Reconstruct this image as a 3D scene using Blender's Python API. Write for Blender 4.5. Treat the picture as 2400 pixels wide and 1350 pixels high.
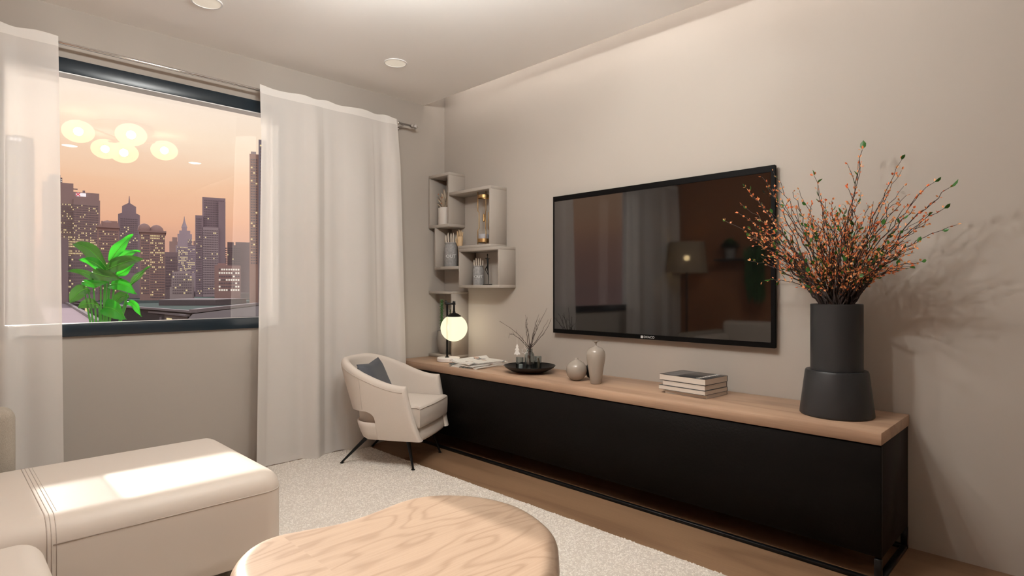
import bpy, bmesh, math, random
import numpy as np
from mathutils import Vector, Matrix
random.seed(7)
C = bpy.context.scene.collection
for o in list(bpy.data.objects): bpy.data.objects.remove(o)
PI = math.pi
# ------------------------------------------------------------------ camera
FPX, EYE = 1365.0, 1.2
cd = bpy.data.cameras.new('camera'); cam = bpy.data.objects.new('camera', cd); C.objects.link(cam)
cd.sensor_width = 36; cd.lens = 36*FPX/2400; cd.clip_start = .05; cd.clip_end = 4000
cam.location = (0, 0, EYE); cam.rotation_euler = (PI/2, 0, -PI/4)
bpy.context.scene.camera = cam
# ------------------------------------------------------------------ world, sun, exposure
w = bpy.data.worlds.new('world'); bpy.context.scene.world = w; w.use_nodes = True
nt = w.node_tree; nt.nodes.clear()
tc = nt.nodes.new('ShaderNodeTexCoord'); sp = nt.nodes.new('ShaderNodeSeparateXYZ')
nt.links.new(tc.outputs['Generated'], sp.inputs[0])
ns = nt.nodes.new('ShaderNodeTexNoise'); ns.inputs['Scale'].default_value = 2.2; ns.inputs['Detail'].default_value = 5
mp = nt.nodes.new('ShaderNodeMapping'); mp.inputs['Scale'].default_value = (1, 1, 5)
nt.links.new(tc.outputs['Generated'], mp.inputs[0]); nt.links.new(mp.outputs[0], ns.inputs['Vector'])
m1 = nt.nodes.new('ShaderNodeMath'); m1.operation = 'MULTIPLY_ADD'; m1.inputs[1].default_value = .10; m1.inputs[2].default_value = -.05
nt.links.new(ns.outputs[0], m1.inputs[0])
m2 = nt.nodes.new('ShaderNodeMath'); m2.operation = 'ADD'
nt.links.new(sp.outputs[2], m2.inputs[0]); nt.links.new(m1.outputs[0], m2.inputs[1])
cr = nt.nodes.new('ShaderNodeValToRGB'); nt.links.new(m2.outputs[0], cr.inputs[0])
stops = [(0.0, (.50, .30, .27)), (.05, (.66, .36, .28)), (.10, (.92, .50, .32)), (.16, (1.0, .62, .40)), (.22, (1.05, .82, .62)), (.30, (1.08, .93, .80)), (1.0, (.85, .86, .95))]
while len(cr.color_ramp.elements) < len(stops): cr.color_ramp.elements.new(.5)
for e, (p, c) in zip(cr.color_ramp.elements, stops): e.position = p; e.color = (*c, 1)
bg = nt.nodes.new('ShaderNodeBackground'); bg.inputs[1].default_value = 1.0
wo = nt.nodes.new('ShaderNodeOutputWorld')
nt.links.new(cr.outputs[0], bg.inputs[0]); nt.links.new(bg.outputs[0], wo.inputs[0])
sd = bpy.data.lights.new('sun', 'SUN'); sd.energy = 9.2; sd.color = (1, .93, .84); sd.angle = math.radians(1.6)
so = bpy.data.objects.new('sun', sd); C.objects.link(so)
so.rotation_euler = Vector((0, -1, -.46)).to_track_quat('-Z', 'Y').to_euler(); so.location = (1, 20, 12)
vs = bpy.context.scene.view_settings
vs.view_transform = 'Standard'; vs.look = 'None'; vs.exposure = 0.0; vs.gamma = 1; vs.use_curve_mapping = False
GLOBE_W, DOWN_L, COVE_L, LAMP_W = 61.0, 14.0, 19.0, 3.4

# ------------------------------------------------------------------ materials
def mat(name, col, rough=.6, metal=0, spec=.5, noise=0, nscale=8, bump=0, bscale=60, stretch=(1,1,1), ior=None, emit=None, coat=0):
    m = bpy.data.materials.new(name); m.use_nodes = True
    N = m.node_tree.nodes; L = m.node_tree.links; b = N['Principled BSDF']
    b.inputs['Base Color'].default_value = (*col, 1); b.inputs['Roughness'].default_value = rough
    b.inputs['Metallic'].default_value = metal; b.inputs['Specular IOR Level'].default_value = spec
    if ior: b.inputs['IOR'].default_value = ior
    if coat: b.inputs['Coat Weight'].default_value = coat
    if emit: b.inputs['Emission Color'].default_value = (*emit[0], 1); b.inputs['Emission Strength'].default_value = emit[1]
    t = N.new('ShaderNodeTexCoord'); mpn = N.new('ShaderNodeMapping'); mpn.inputs['Scale'].default_value = stretch
    L.new(t.outputs['Object'], mpn.inputs[0])
    if noise:
        n = N.new('ShaderNodeTexNoise'); n.inputs['Scale'].default_value = nscale; n.inputs['Detail'].default_value = 4
        L.new(mpn.outputs[0], n.inputs['Vector'])
        mx = N.new('ShaderNodeMix'); mx.data_type = 'RGBA'
        mx.inputs[6].default_value = (*[c*(1-noise) for c in col], 1); mx.inputs[7].default_value = (*[min(1, c*(1+noise)) for c in col], 1)
        L.new(n.outputs[0], mx.inputs[0]); L.new(mx.outputs[2], b.inputs['Base Color'])
    if bump:
        n2 = N.new('ShaderNodeTexNoise'); n2.inputs['Scale'].default_value = bscale; n2.inputs['Detail'].default_value = 3
        L.new(mpn.outputs[0], n2.inputs['Vector'])
        bp = N.new('ShaderNodeBump'); bp.inputs['Strength'].default_value = bump; bp.inputs['Distance'].default_value = .003
        L.new(n2.outputs[0], bp.inputs['Height']); L.new(bp.outputs[0], b.inputs['Normal'])
    return m

def wood(name, light, dark, axis, rough=.45, rings=9, fig=.8, cross=4.5, seam=None, spec=.4, amount=.55, power=2.5, blotch=.7):
    """grain along axis ('X' or 'Y'); the figure is the level lines of a stretched noise, with fine fibres over it."""
    m = bpy.data.materials.new(name); m.use_nodes = True
    N = m.node_tree.nodes; L = m.node_tree.links; b = N['Principled BSDF']
    b.inputs['Roughness'].default_value = rough; b.inputs['Specular IOR Level'].default_value = spec
    t = N.new('ShaderNodeTexCoord'); src = t.outputs['Object']
    if seam is not None:      # the veneer leaf changes at object x = seam
        s = N.new('ShaderNodeSeparateXYZ'); L.new(src, s.inputs[0])
        g = N.new('ShaderNodeMath'); g.operation = 'GREATER_THAN'; g.inputs[1].default_value = seam; L.new(s.outputs[0], g.inputs[0])
        g2 = N.new('ShaderNodeMath'); g2.operation = 'MULTIPLY'; g2.inputs[1].default_value = 3.7; L.new(g.outputs[0], g2.inputs[0])
        cb = N.new('ShaderNodeCombineXYZ'); L.new(g2.outputs[0], cb.inputs[1]); L.new(g2.outputs[0], cb.inputs[0])
        va = N.new('ShaderNodeVectorMath'); va.operation = 'ADD'; L.new(src, va.inputs[0]); L.new(cb.outputs[0], va.inputs[1]); src = va.outputs[0]
    def mapped(sc):
        q = N.new('ShaderNodeMapping'); q.inputs['Scale'].default_value = sc if axis == 'X' else (sc[1], sc[0], sc[2]); L.new(src, q.inputs[0]); return q.outputs[0]
    n = N.new('ShaderNodeTexNoise'); n.inputs['Scale'].default_value = 1; n.inputs['Detail'].default_value = 2.2; n.inputs['Roughness'].default_value = .45
    L.new(mapped((fig, cross, cross)), n.inputs['Vector'])
    mu = N.new('ShaderNodeMath'); mu.operation = 'MULTIPLY'; mu.inputs[1].default_value = rings*2*PI; L.new(n.outputs[0], mu.inputs[0])
    si = N.new('ShaderNodeMath'); si.operation = 'SINE'; L.new(mu.outputs[0], si.inputs[0])
    ab = N.new('ShaderNodeMath'); ab.operation = 'MULTIPLY_ADD'; ab.inputs[1].default_value = .5; ab.inputs[2].default_value = .5; L.new(si.outputs[0], ab.inputs[0])
    pw = N.new('ShaderNodeMath'); pw.operation = 'POWER'; pw.inputs[1].default_value = power; L.new(ab.outputs[0], pw.inputs[0])
    f = N.new('ShaderNodeTexNoise'); f.inputs['Scale'].default_value = 1; f.inputs['Detail'].default_value = 3
    L.new(mapped((5, 160, 160)), f.inputs['Vector'])
    f2 = N.new('ShaderNodeTexNoise'); f2.inputs['Scale'].default_value = 1; f2.inputs['Detail'].default_value = 1
    L.new(mapped((.5, 7, 7)), f2.inputs['Vector'])
    a1 = N.new('ShaderNodeMath'); a1.operation = 'MULTIPLY_ADD'; a1.inputs[1].default_value = amount; L.new(pw.outputs[0], a1.inputs[0])
    a0 = N.new('ShaderNodeMath'); a0.operation = 'MULTIPLY_ADD'; a0.inputs[1].default_value = .7; a0.inputs[2].default_value = -.30; L.new(f.outputs[0], a0.inputs[0])
    L.new(a0.outputs[0], a1.inputs[2])
    a2 = N.new('ShaderNodeMath'); a2.operation = 'MULTIPLY_ADD'; a2.inputs[1].default_value = blotch; L.new(f2.outputs[0], a2.inputs[0])
    a3 = N.new('ShaderNodeMath'); a3.operation = 'ADD'; a3.inputs[1].default_value = -blotch*.35; L.new(a1.outputs[0], a3.inputs[0]); L.new(a3.outputs[0], a2.inputs[2])
    mx = N.new('ShaderNodeMix'); mx.data_type = 'RGBA'; mx.clamp_factor = True
    mx.inputs[6].default_value = (*light, 1); mx.inputs[7].default_value = (*dark, 1)
    L.new(a2.outputs[0], mx.inputs[0]); L.new(mx.outputs[2], b.inputs['Base Color'])
    bp = N.new('ShaderNodeBump'); bp.inputs['Strength'].default_value = .12; bp.inputs['Distance'].default_value = .001
    L.new(f.outputs[0], bp.inputs['Height']); L.new(bp.outputs[0], b.inputs['Normal'])
    return m

def emission(name, col, s):
    m = bpy.data.materials.new(name); m.use_nodes = True; N = m.node_tree.nodes; N.clear()
    e = N.new('ShaderNodeEmission'); e.inputs[0].default_value = (*col, 1); e.inputs[1].default_value = s
    o = N.new('ShaderNodeOutputMaterial'); m.node_tree.links.new(e.outputs[0], o.inputs[0]); return m

def opal(name, col, s, clear):
    m = bpy.data.materials.new(name); m.use_nodes = True; N = m.node_tree.nodes; N.clear(); L = m.node_tree.links
    e = N.new('ShaderNodeEmission'); e.inputs[0].default_value = (*col, 1); e.inputs[1].default_value = s
    t = N.new('ShaderNodeBsdfTransparent'); x = N.new('ShaderNodeMixShader'); x.inputs[0].default_value = 1-clear
    L.new(t.outputs[0], x.inputs[1]); L.new(e.outputs[0], x.inputs[2])
    o = N.new('ShaderNodeOutputMaterial'); L.new(x.outputs[0], o.inputs[0]); return m
def bulb(name, parent, loc, watts, rad, col):
    l = bpy.data.lights.new(name, 'POINT'); l.energy = watts; l.shadow_soft_size = rad; l.color = col
    o = bpy.data.objects.new(name, l); C.objects.link(o); o.parent = parent; o.location = loc; return o

def thin_glass(name, tint, refl, rough=.0):
    m = bpy.data.materials.new(name); m.use_nodes = True; N = m.node_tree.nodes; N.clear(); L = m.node_tree.links
    tr = N.new('ShaderNodeBsdfTransparent'); tr.inputs[0].default_value = (*tint, 1)
    gl = N.new('ShaderNodeBsdfGlossy'); gl.inputs['Roughness'].default_value = rough
    fr = N.new('ShaderNodeLayerWeight'); fr.inputs[0].default_value = .35
    ma = N.new('ShaderNodeMath'); ma.operation = 'MULTIPLY_ADD'; ma.inputs[1].default_value = .35; ma.inputs[2].default_value = refl
    L.new(fr.outputs['Fresnel'], ma.inputs[0])
    mx = N.new('ShaderNodeMixShader'); L.new(ma.outputs[0], mx.inputs[0]); L.new(tr.outputs[0], mx.inputs[1]); L.new(gl.outputs[0], mx.inputs[2])
    o = N.new('ShaderNodeOutputMaterial'); L.new(mx.outputs[0], o.inputs[0]); return m

def cloth_sheer(name, col, alpha):
    m = bpy.data.materials.new(name); m.use_nodes = True; N = m.node_tree.nodes; N.clear(); L = m.node_tree.links
    d = N.new('ShaderNodeBsdfDiffuse'); d.inputs[0].default_value = (*col, 1)
    t = N.new('ShaderNodeBsdfTranslucent'); t.inputs[0].default_value = (*col, 1)
    x = N.new('ShaderNodeMixShader'); x.inputs[0].default_value = .09; L.new(d.outputs[0], x.inputs[1]); L.new(t.outputs[0], x.inputs[2])
    tr = N.new('ShaderNodeBsdfTransparent')
    y = N.new('ShaderNodeMixShader'); y.inputs[0].default_value = alpha; L.new(tr.outputs[0], y.inputs[1]); L.new(x.outputs[0], y.inputs[2])
    o = N.new('ShaderNodeOutputMaterial'); L.new(y.outputs[0], o.inputs[0]); return m

def leafy(name, col, trans=.4, rough=.4, island=0, back=None):
    m = bpy.data.materials.new(name); m.use_nodes = True; N = m.node_tree.nodes; L = m.node_tree.links; b = N['Principled BSDF']
    b.inputs['Roughness'].default_value = rough; b.inputs['Base Color'].default_value = (*col, 1)
    src = None
    if island:
        g = N.new('ShaderNodeNewGeometry'); mx = N.new('ShaderNodeMix'); mx.data_type = 'RGBA'
        mx.inputs[6].default_value = (*col, 1); mx.inputs[7].default_value = (*back, 1)
        L.new(g.outputs['Random Per Island'], mx.inputs[0]); L.new(mx.outputs[2], b.inputs['Base Color']); src = mx.outputs[2]
    if trans:
        t = N.new('ShaderNodeBsdfTranslucent'); t.inputs[0].default_value = (*[min(1, c*1.3) for c in col], 1)
        if src: L.new(src, t.inputs[0])
        x = N.new('ShaderNodeMixShader'); x.inputs[0].default_value = trans
        L.new(b.outputs[0], x.inputs[1]); L.new(t.outputs[0], x.inputs[2]); L.new(x.outputs[0], N['Material Output'].inputs[0])
    return m

WALL = mat('wall_paint', (.43, .385, .340), .85, spec=.2, noise=.02, nscale=2)
CEIL = mat('ceiling_paint', (.92, .885, .86), .9, spec=.1)
TERRA = mat('terracotta_paint', (.30, .12, .05), .85, noise=.05)
NAVY = mat('navy_frame', (.008, .017, .026), .3, spec=.5)
WHITE = mat('white_lacquer', (.78, .77, .77), .4)
GLASS = thin_glass('window_glass', (.97, .97, .97), .085)
JARGLASS = thin_glass('jar_glass', (.80, .84, .85), .08)
SHEER = cloth_sheer('sheer_voile', (.86, .81, .77), .73)
HEM = cloth_sheer('voile_hem', (.84, .80, .76), .92)
CHROME = mat('chrome', (.75, .74, .74), .12, metal=1)
OAK = wood('oak_veneer', (.52, .345, .235), (.31, .19, .125), 'Y', rings=5, fig=.5, cross=4, amount=.45)
TABLEWOOD = wood('coffee_table_veneer', (.40, .288, .208), (.235, .15, .10), 'X', rings=13, fig=1.1, cross=4.2, seam=.0, rough=.40, spec=.4, amount=.42, power=5, blotch=.35)
FLOORW = wood('floor_wood', (.30, .18, .105), (.18, .10, .055), 'Y', rings=4, fig=.5, cross=4, rough=.42, amount=.45)
BLACKP = mat('black_leather_panel', (.0045, .0035, .003), .55, spec=.10, bump=.35, bscale=90)
BROWNP = mat('dark_brown_panel', (.013, .008, .007), .6, spec=.15)
BLACKM = mat('black_metal', (.004, .004, .0045), .35, spec=.3)
SOFA = mat('sofa_leather', (.66, .58, .51), .46, spec=.4, bump=.05, bscale=40)
TAUPE = mat('taupe_boucle', (.36, .31, .255), .95, noise=.25, nscale=260, bump=.7, bscale=260)
CHAIRF = mat('armchair_linen', (.67, .595, .53), .9, spec=.15, noise=.05, nscale=300, bump=.15, bscale=400)
SEAMM = mat('seam_thread', (.50, .43, .38), .8)
PILLOW = mat('slate_satin', (.085, .09, .105), .55, noise=.1)
SHELFM = mat('greige_board', (.40, .355, .31), .6)
SCREEN = mat('tv_screen', (.004, .0035, .0035), .04, ior=1.9)
BEZEL = mat('tv_bezel', (.004, .0035, .0035), .5, spec=.06)
LOGO = mat('silver_print', (.7, .7, .7), .4)
VASEB = mat('matte_black_ceramic', (.022, .022, .023), .42, spec=.4)
VASEC = mat('cream_glaze', (.36, .31, .265), .2, spec=.5)
TWIG = mat('twig_bark', (.035, .02, .016), .8, noise=.4, nscale=80)
ORANGE = leafy('orange_leaf', (.80, .16, .05), .2, island=1, back=(.80, .42, .17))
GREENL = leafy('green_leaf', (.03, .12, .015), .2)
MARBLE = mat('white_marble', (.78, .73, .71), .35, noise=.05)
MILK = opal('lit_opal_globe', (1.0, .90, .58), 1.35, .30)
GLOBE = opal('lit_chandelier_globe', (1.0, .88, .45), 6.5, .45)
DOWN = emission('lit_downlight', (1.0, .93, .82), DOWN_L)
DOWNOFF = mat('opal_downlight', (.85, .78, .68), .5, emit=((1, .92, .78), .28))
COVE = emission('cove_strip', (1.0, .95, .90), COVE_L)
BRASS = mat('brass', (.46, .28, .12), .42, metal=1)
STONEJ = mat('grey_paper_jar', (.30, .29, .285), .6, noise=.45, nscale=55, bump=.8, bscale=60)
STICK = mat('cream_stick', (.62, .53, .44), .6)
HANDW = mat('pale_wood', (.55, .38, .21), .55, noise=.1, nscale=30, stretch=(1, 1, .1))
PAPER = mat('paper_edge', (.66, .59, .52), .85, noise=.12, nscale=6, stretch=(1, 1, 90))
WHITEP = mat('white_ornament', (.85, .82, .78), .6)
POTW = mat('white_pot', (.68, .62, .57), .5)
POTG = mat('grey_cement_pot', (.27, .245, .225), .8, noise=.12, nscale=30)
SUCC = leafy('pale_succulent', (.36, .33, .25), .0, island=1, back=(.42, .30, .22))
SUCT = mat('orange_leaf_tip', (.55, .17, .08), .6)
DGREEN = leafy('dark_succulent', (.05, .13, .04), .1)
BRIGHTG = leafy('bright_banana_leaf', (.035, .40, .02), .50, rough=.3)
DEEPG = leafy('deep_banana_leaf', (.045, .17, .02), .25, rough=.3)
RIBG = leafy('leaf_midrib', (.16, .62, .06), .3)

# ------------------------------------------------------------------ mesh helpers
class MB:
    def __init__(s): s.v = []; s.f = []
    def add(s, v, f):
        k = len(s.v); s.v += [tuple(p) for p in v]; s.f += [tuple(i+k for i in q) for q in f]
    def box(s, x0, x1, y0, y1, z0, z1, M=None):
        v = [Vector((x, y, z)) for z in (z0, z1) for x, y in ((x0, y0), (x1, y0), (x1, y1), (x0, y1))]
        if M: v = [M @ p for p in v]
        s.add(v, [(3,2,1,0), (4,5,6,7), (0,1,5,4), (1,2,6,5), (2,3,7,6), (3,0,4,7)])
    def prism(s, pts, z0, z1):
        n = len(pts); v = [(x, y, z0) for x, y in pts]+[(x, y, z1) for x, y in pts]
        s.add(v, [tuple(range(n-1, -1, -1)), tuple(range(n, 2*n))]+[(i, (i+1) % n, n+(i+1) % n, n+i) for i in range(n)])
    def rings(s, rs, cap0=True, cap1=True):
        n = len(rs[0]); v = [p for r in rs for p in r]; f = []
        for k in range(len(rs)-1):
            for i in range(n): f.append((k*n+i, k*n+(i+1) % n, (k+1)*n+(i+1) % n, (k+1)*n+i))
        if cap0: f.append(tuple(range(n-1, -1, -1)))
        if cap1: f.append(tuple((len(rs)-1)*n+i for i in range(n)))
        s.add(v, f)
    def lathe(s, prof, c=(0, 0, 0), seg=32, cap0=True, cap1=True, sx=1, sy=1):
        s.rings([[(c[0]+sx*r*math.cos(2*PI*i/seg), c[1]+sy*r*math.sin(2*PI*i/seg), c[2]+z) for i in range(seg)] for r, z in prof], cap0, cap1)
    def sphere(s, r, c=(0, 0, 0), seg=24, n=14, sz=1):
        s.lathe([(max(1e-4, r*math.sin(PI*k/n)), -r*sz*math.cos(PI*k/n)) for k in range(n+1)], c, seg)
    def tube(s, pts, rad, seg=8):
        pts = [Vector(p) for p in pts]; n = len(pts)
        if not hasattr(rad, '__len__'): rad = [rad]*n
        rs = []; up = None
        for i, p in enumerate(pts):
            d = (pts[min(i+1, n-1)]-pts[max(i-1, 0)]).normalized()
            if up is None: up = Vector((0, 0, 1)) if abs(d.z) < .9 else Vector((1, 0, 0))
            a = (up-d*up.dot(d)).normalized(); up = a; b = d.cross(a)
            rs.append([tuple(p+(a*math.cos(2*PI*k/seg)+b*math.sin(2*PI*k/seg))*rad[i]) for k in range(seg)])
        s.rings(rs)
    def grid(s, fn, nu, nv):
        v = [fn(i/nu, j/nv) for i in range(nu+1) for j in range(nv+1)]
        s.add(v, [(i*(nv+1)+j, (i+1)*(nv+1)+j, (i+1)*(nv+1)+j+1, i*(nv+1)+j+1) for i in range(nu) for j in range(nv)])
    def build(s, name, m, parent=None, smooth=False, bevel=0, seg=2, fix=True, mats=None, sub=0, angle=None):
        me = bpy.data.meshes.new(name); me.from_pydata(s.v, [], s.f)
        if fix or bevel:
            bm = bmesh.new(); bm.from_mesh(me)
            if fix: bmesh.ops.recalc_face_normals(bm, faces=bm.faces)
            if bevel:
                es = [e for e in bm.edges if len(e.link_faces) == 2 and e.calc_face_angle(0) > .5]
                bmesh.ops.bevel(bm, geom=es, offset=bevel, segments=seg, profile=.5, affect='EDGES', clamp_overlap=True)
            bm.to_mesh(me); bm.free()
        if smooth or bevel:
            me.polygons.foreach_set('use_smooth', [True]*len(me.polygons))
            if angle or bevel:
                try: me.set_sharp_from_angle(angle=angle or math.radians(50))
                except Exception: pass
        for x in (mats or [m]): me.materials.append(x)
        o = bpy.data.objects.new(name, me); C.objects.link(o)
        if parent: o.parent = parent
        if sub:
            md = o.modifiers.new('sub', 'SUBSURF'); md.levels = sub; md.render_levels = sub
        return o

def thing(name, label, cat, loc=(0, 0, 0), rz=0, group=None):
    o = bpy.data.objects.new(name, None); C.objects.link(o); o.empty_display_size = .1
    o.location = loc; o.rotation_euler = (0, 0, rz); o['label'] = label; o['category'] = cat
    if group: o['group'] = group
    return o
def tag(o, label, cat, group=None):
    o['label'] = label; o['category'] = cat
    if group: o['group'] = group
    return o
def struct(o): o['kind'] = 'structure'; return o
def stuff(o): o['kind'] = 'stuff'; return o
def one(name, fn, m, label, cat, group=None, **k):
    b = MB(); fn(b); return tag(b.build(name, m, **k), label, cat, group)
def part(name, parent, m, fn, label=None, **k):
    b = MB(); fn(b); o = b.build(name, m, parent, **k)
    if label: o['label'] = label
    return o
def copy_tree(o, parent=None):
    c = o.copy(); C.objects.link(c); c.parent = parent
    for ch in list(o.children): copy_tree(ch, c)
    return c
def text_mesh(name, body, size, m, parent, M, depth=.0008, align='CENTER'):
    cu = bpy.data.curves.new(name, 'FONT'); cu.body = body; cu.size = size; cu.extrude = depth; cu.align_x = align; cu.align_y = 'CENTER'; cu.resolution_u = 2
    tmp = bpy.data.objects.new(name+'_tmp', cu); C.objects.link(tmp)
    dg = bpy.context.evaluated_depsgraph_get(); me = bpy.data.meshes.new_from_object(tmp.evaluated_get(dg))
    bpy.data.objects.remove(tmp); me.name = name; me.materials.clear(); me.materials.append(m); me.transform(M)
    o = bpy.data.objects.new(name, me); C.objects.link(o); o.parent = parent; return o
def ray(px, py):
    s = (px-1200)/FPX; return Vector((.70711*(1+s), .70711*(1-s), -(py-675)/FPX))
EYEV = Vector((0, 0, EYE))
def on_x(px, py, X): r = ray(px, py); return EYEV+r*(X/r.x)
def on_z(px, py, z): r = ray(px, py); return EYEV+r*((z-EYE)/r.z)
def at_depth(px, py, d): return EYEV+ray(px, py)*d

# ================================================================== ROOM
XW, YW, XL, YR = 3.2, 4.04, -.78, -2.6      # tv wall, window wall, left wall, rear wall
ZC, ZT = 2.757, 2.93                        # dropped ceiling, slab above the cove
fl = struct(part('floor', None, FLOORW, lambda b: b.box(XL, XW, YR, YW+.01, -.12, -.018)))
rows = [(2.775, 3.2), (2.35, 2.772), (1.925, 2.347), (1.5, 1.922), (1.075, 1.497), (.65, 1.072), (.225, .647), (-.2, .222), (-.78, -.203)]
for i, (x0, x1) in enumerate(rows):
    cuts = [YR, -.9+.37*(i % 3), 1.2 if i > 1 else .0, 3.46-.9*(i % 2 == 0)*(i > 1), YW+.01]
    cuts = sorted(set([YR, YW+.01]+([-.75, 3.45] if i == 1 else [-1.6] if i == 0 else cuts[1:4])))
    for a, c in zip(cuts[:-1], cuts[1:]):
        if c-a < .1: continue
        b = MB(); b.box(-(x1-x0)/2, (x1-x0)/2, -(c-a-.0015)/2, (c-a-.0015)/2, -.018, 0)
        o = b.build('plank', FLOORW, fl); o.location = ((x0+x1)/2, (a+c)/2, 0)
struct(part('wall_right', None, WALL, lambda b: b.box(XW, XW+.15, YR-.15, YW+.2, -.12, ZT+.15)))
struct(part('wall_left', None, TERRA, lambda b: b.box(XL-.15, XL, YR-.15, YW+.2, -.12, ZT+.15)))
struct(part('wall_rear', None, WALL, lambda b: b.box(XL, XW, YR-.15, YR, -.12, ZT+.15)))
WX0, WX1, WZ0, WZ1 = .273, 1.680, .997, 2.393
def wallw(b):
    y0, y1 = YW, YW+.075
    b.box(XL, WX0, y0, y1, -.12, ZT+.15); b.box(WX1, XW, y0, y1, -.12, ZT+.15)
    b.box(WX0, WX1, y0, y1, -.12, WZ0); b.box(WX0, WX1, y0, y1, WZ1, ZT+.15)
struct(part('wall_back', None, WALL, wallw))
XC = 2.985
ce = struct(part('ceiling', None, CEIL, lambda b: (b.box(XL-.01, XC, YR-.01, YW+.01, ZC, ZC+.05), b.box(XL-.01, XW+.01, YR-.01, YW+.01, ZT, ZT+.1))))
part('cove_strip', ce, COVE, lambda b: b.box(XC-.10, XC-.07, YR+.05, YW-.12, ZC+.052, ZC+.062))
# window
wi = bpy.data.objects.new('window_1', None); C.objects.link(wi); struct(wi)
FO = (.19, 1.762, .93, 2.472)
for nm, bx in (('frame_bar', (FO[0], FO[1], FO[2], WZ0)), ('frame_bar', (FO[0], FO[1], WZ1, FO[3])), ('frame_bar', (FO[0], WX0, WZ0, WZ1)), ('frame_bar', (WX1, FO[1], WZ0, WZ1))):
    part(nm, wi, NAVY, lambda b: b.box(bx[0], bx[1], YW-.022, YW-.0005, bx[2], bx[3]), bevel=.002)
e = .006
for bx in ((WX0, WX1, WZ0, WZ0+.004), (WX0, WX1, WZ1-e, WZ1), (WX0, WX0+e, WZ0, WZ1), (WX1-e, WX1, WZ0, WZ1)):
    part('sash', wi, NAVY if bx[3] == WZ0+.004 else WHITE, lambda b: b.box(bx[0], bx[1], YW-.018, YW+.074, bx[2], bx[3]), label='white window sash lining' if bx[3] != WZ0+.004 else 'dark sill strip')
part('glass_pane', wi, GLASS, lambda b: b.add([(WX0, YW+.068, WZ0), (WX1, YW+.068, WZ0), (WX1, YW+.068, WZ1), (WX0, YW+.068, WZ1)], [(0, 1, 2, 3)]))
# downlights
for i, (x, y, on) in enumerate([(2.277, 3.415, 0), (1.067, 3.415, 0), (2.33, .31, 1), (1.08, .31, 1)]):
    lab = ['flat round recessed downlight in the ceiling near the wall corner', 'round recessed downlight cut off by the top edge, above the window gap',
           'round ceiling downlight behind the viewer near the television wall', 'round ceiling downlight behind the viewer on the sofa side'][i]
    t = thing('ceiling_downlight', lab, 'downlight', (x, y, ZC))
    part('trim_ring', t, WHITE, lambda b: b.lathe([(.078, 0), (.078, -.006), (.070, -.006), (.070, -.001)], seg=40, cap0=False, cap1=False), smooth=True, angle=.6)
    part('diffuser', t, DOWN if on else DOWNOFF, lambda b: b.lathe([(.0705, -.001), (.0705, -.003), (.03, -.0045), (.001, -.005)], seg=40), smooth=True, angle=.6)
# chandelier
ch = thing('globe_chandelier', 'chandelier of five glowing opal globes, seen reflected in the window pane', 'chandelier', (1.32, 1.62, ZC))
PINK = mat('pink_canopy', (.62, .40, .36), .5)
part('canopy', ch, PINK, lambda b: b.lathe([(.001, 0), (.24, 0), (.25, -.01), (.25, -.04), (.235, -.05), (.001, -.05)], seg=40), smooth=True, angle=.6)
part('stem', ch, PINK, lambda b: b.tube([(0, 0, -.05), (0, 0, -.15)], .015))
for gx, gy, gz in ((.93, 1.86, 2.585), (1.26, 2.19, 2.555), (1.25, 1.17, 2.60), (1.32, 1.62, 2.50), (1.69, 1.52, 2.60)):
    lx, ly, lz = gx-1.32, gy-1.62, gz-ZC
    if abs(lx)+abs(ly) > .05: part('arm', ch, PINK, lambda b: b.tube([(0, 0, -.14), (lx*.5, ly*.5, -.12), (lx, ly, lz+.08)], .008))
    part('globe', ch, GLOBE, lambda b: b.sphere(.122, (lx, ly, lz), sz=.80), smooth=True)
    bulb('bulb', ch, (lx, ly, lz), GLOBE_W, .035, (.975, .985, .98))

# ================================================================== CURTAINS
def curtain(x0t, x1t, x0b, x1b, zt, zb, folds, amp, seedv, ztilt=0):
    rnd = random.Random(seedv); ph = rnd.random()*6; 
    def f(u, v):
        uu = u+.035*math.sin(2*PI*u*2+ph)
        X = (x0t+(x1t-x0t)*u)*(1-v)+(x0b+(x1b-x0b)*u)*v
        a = amp*(.12+.60*min(1, v/.15)+.5*v)
        s = math.sin(2*PI*folds*uu+ph)
        yy = YW-.115-a*(1+math.copysign(abs(s)**.75, s)*.75+.25*math.sin(2*PI*folds*2.1*uu+1))
        z = zt*(1-v)+zb*v+(.006*math.sin(2*PI*folds*uu*1.5+1) if v < .02 else 0)
        return (X, yy, z)
    return f
def make_curtain(label, **k):
    t = thing('sheer_curtain', label, 'curtain', (0, 0, 0))
    f = curtain(**k)
    part('panel', t, SHEER, lambda b: b.grid(f, 160, 40), smooth=True, fix=False)
    dy = -.0015
    off = lambda p: (p[0], p[1]+dy, p[2])
    part('top_hem', t, HEM, lambda b: b.grid(lambda u, v: off(f(u, v*.021)), 160, 2), smooth=True, fix=False)
    part('side_hem', t, SHEER, lambda b: b.grid(lambda u, v: off(f(u*.008, v)), 2, 40), smooth=True, fix=False)
    part('side_hem', t, SHEER, lambda b: b.grid(lambda u, v: off(f(1-u*.008, v)), 2, 40), smooth=True, fix=False)
    part('bottom_hem', t, SHEER, lambda b: b.grid(lambda u, v: off(f(u, .985+.015*v)), 160, 2), smooth=True, fix=False)
    return t
make_curtain('wide white sheer curtain gathered right of the window, behind the armchair', x0t=1.55, x1t=2.625, x0b=1.50, x1b=2.69, zt=2.548, zb=.012, folds=3.0, amp=.036, seedv=3)
make_curtain('white sheer curtain at the left edge, veiling the left part of the window', x0t=-.72, x1t=.487, x0b=-.74, x1b=.51, zt=2.548, zb=.012, folds=3.5, amp=.026, seedv=11)
rd = thing('curtain_rod', 'thin chrome curtain rod with crystal finial above the window', 'curtain rod', (1.0, YW-.10, 2.522))
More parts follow.
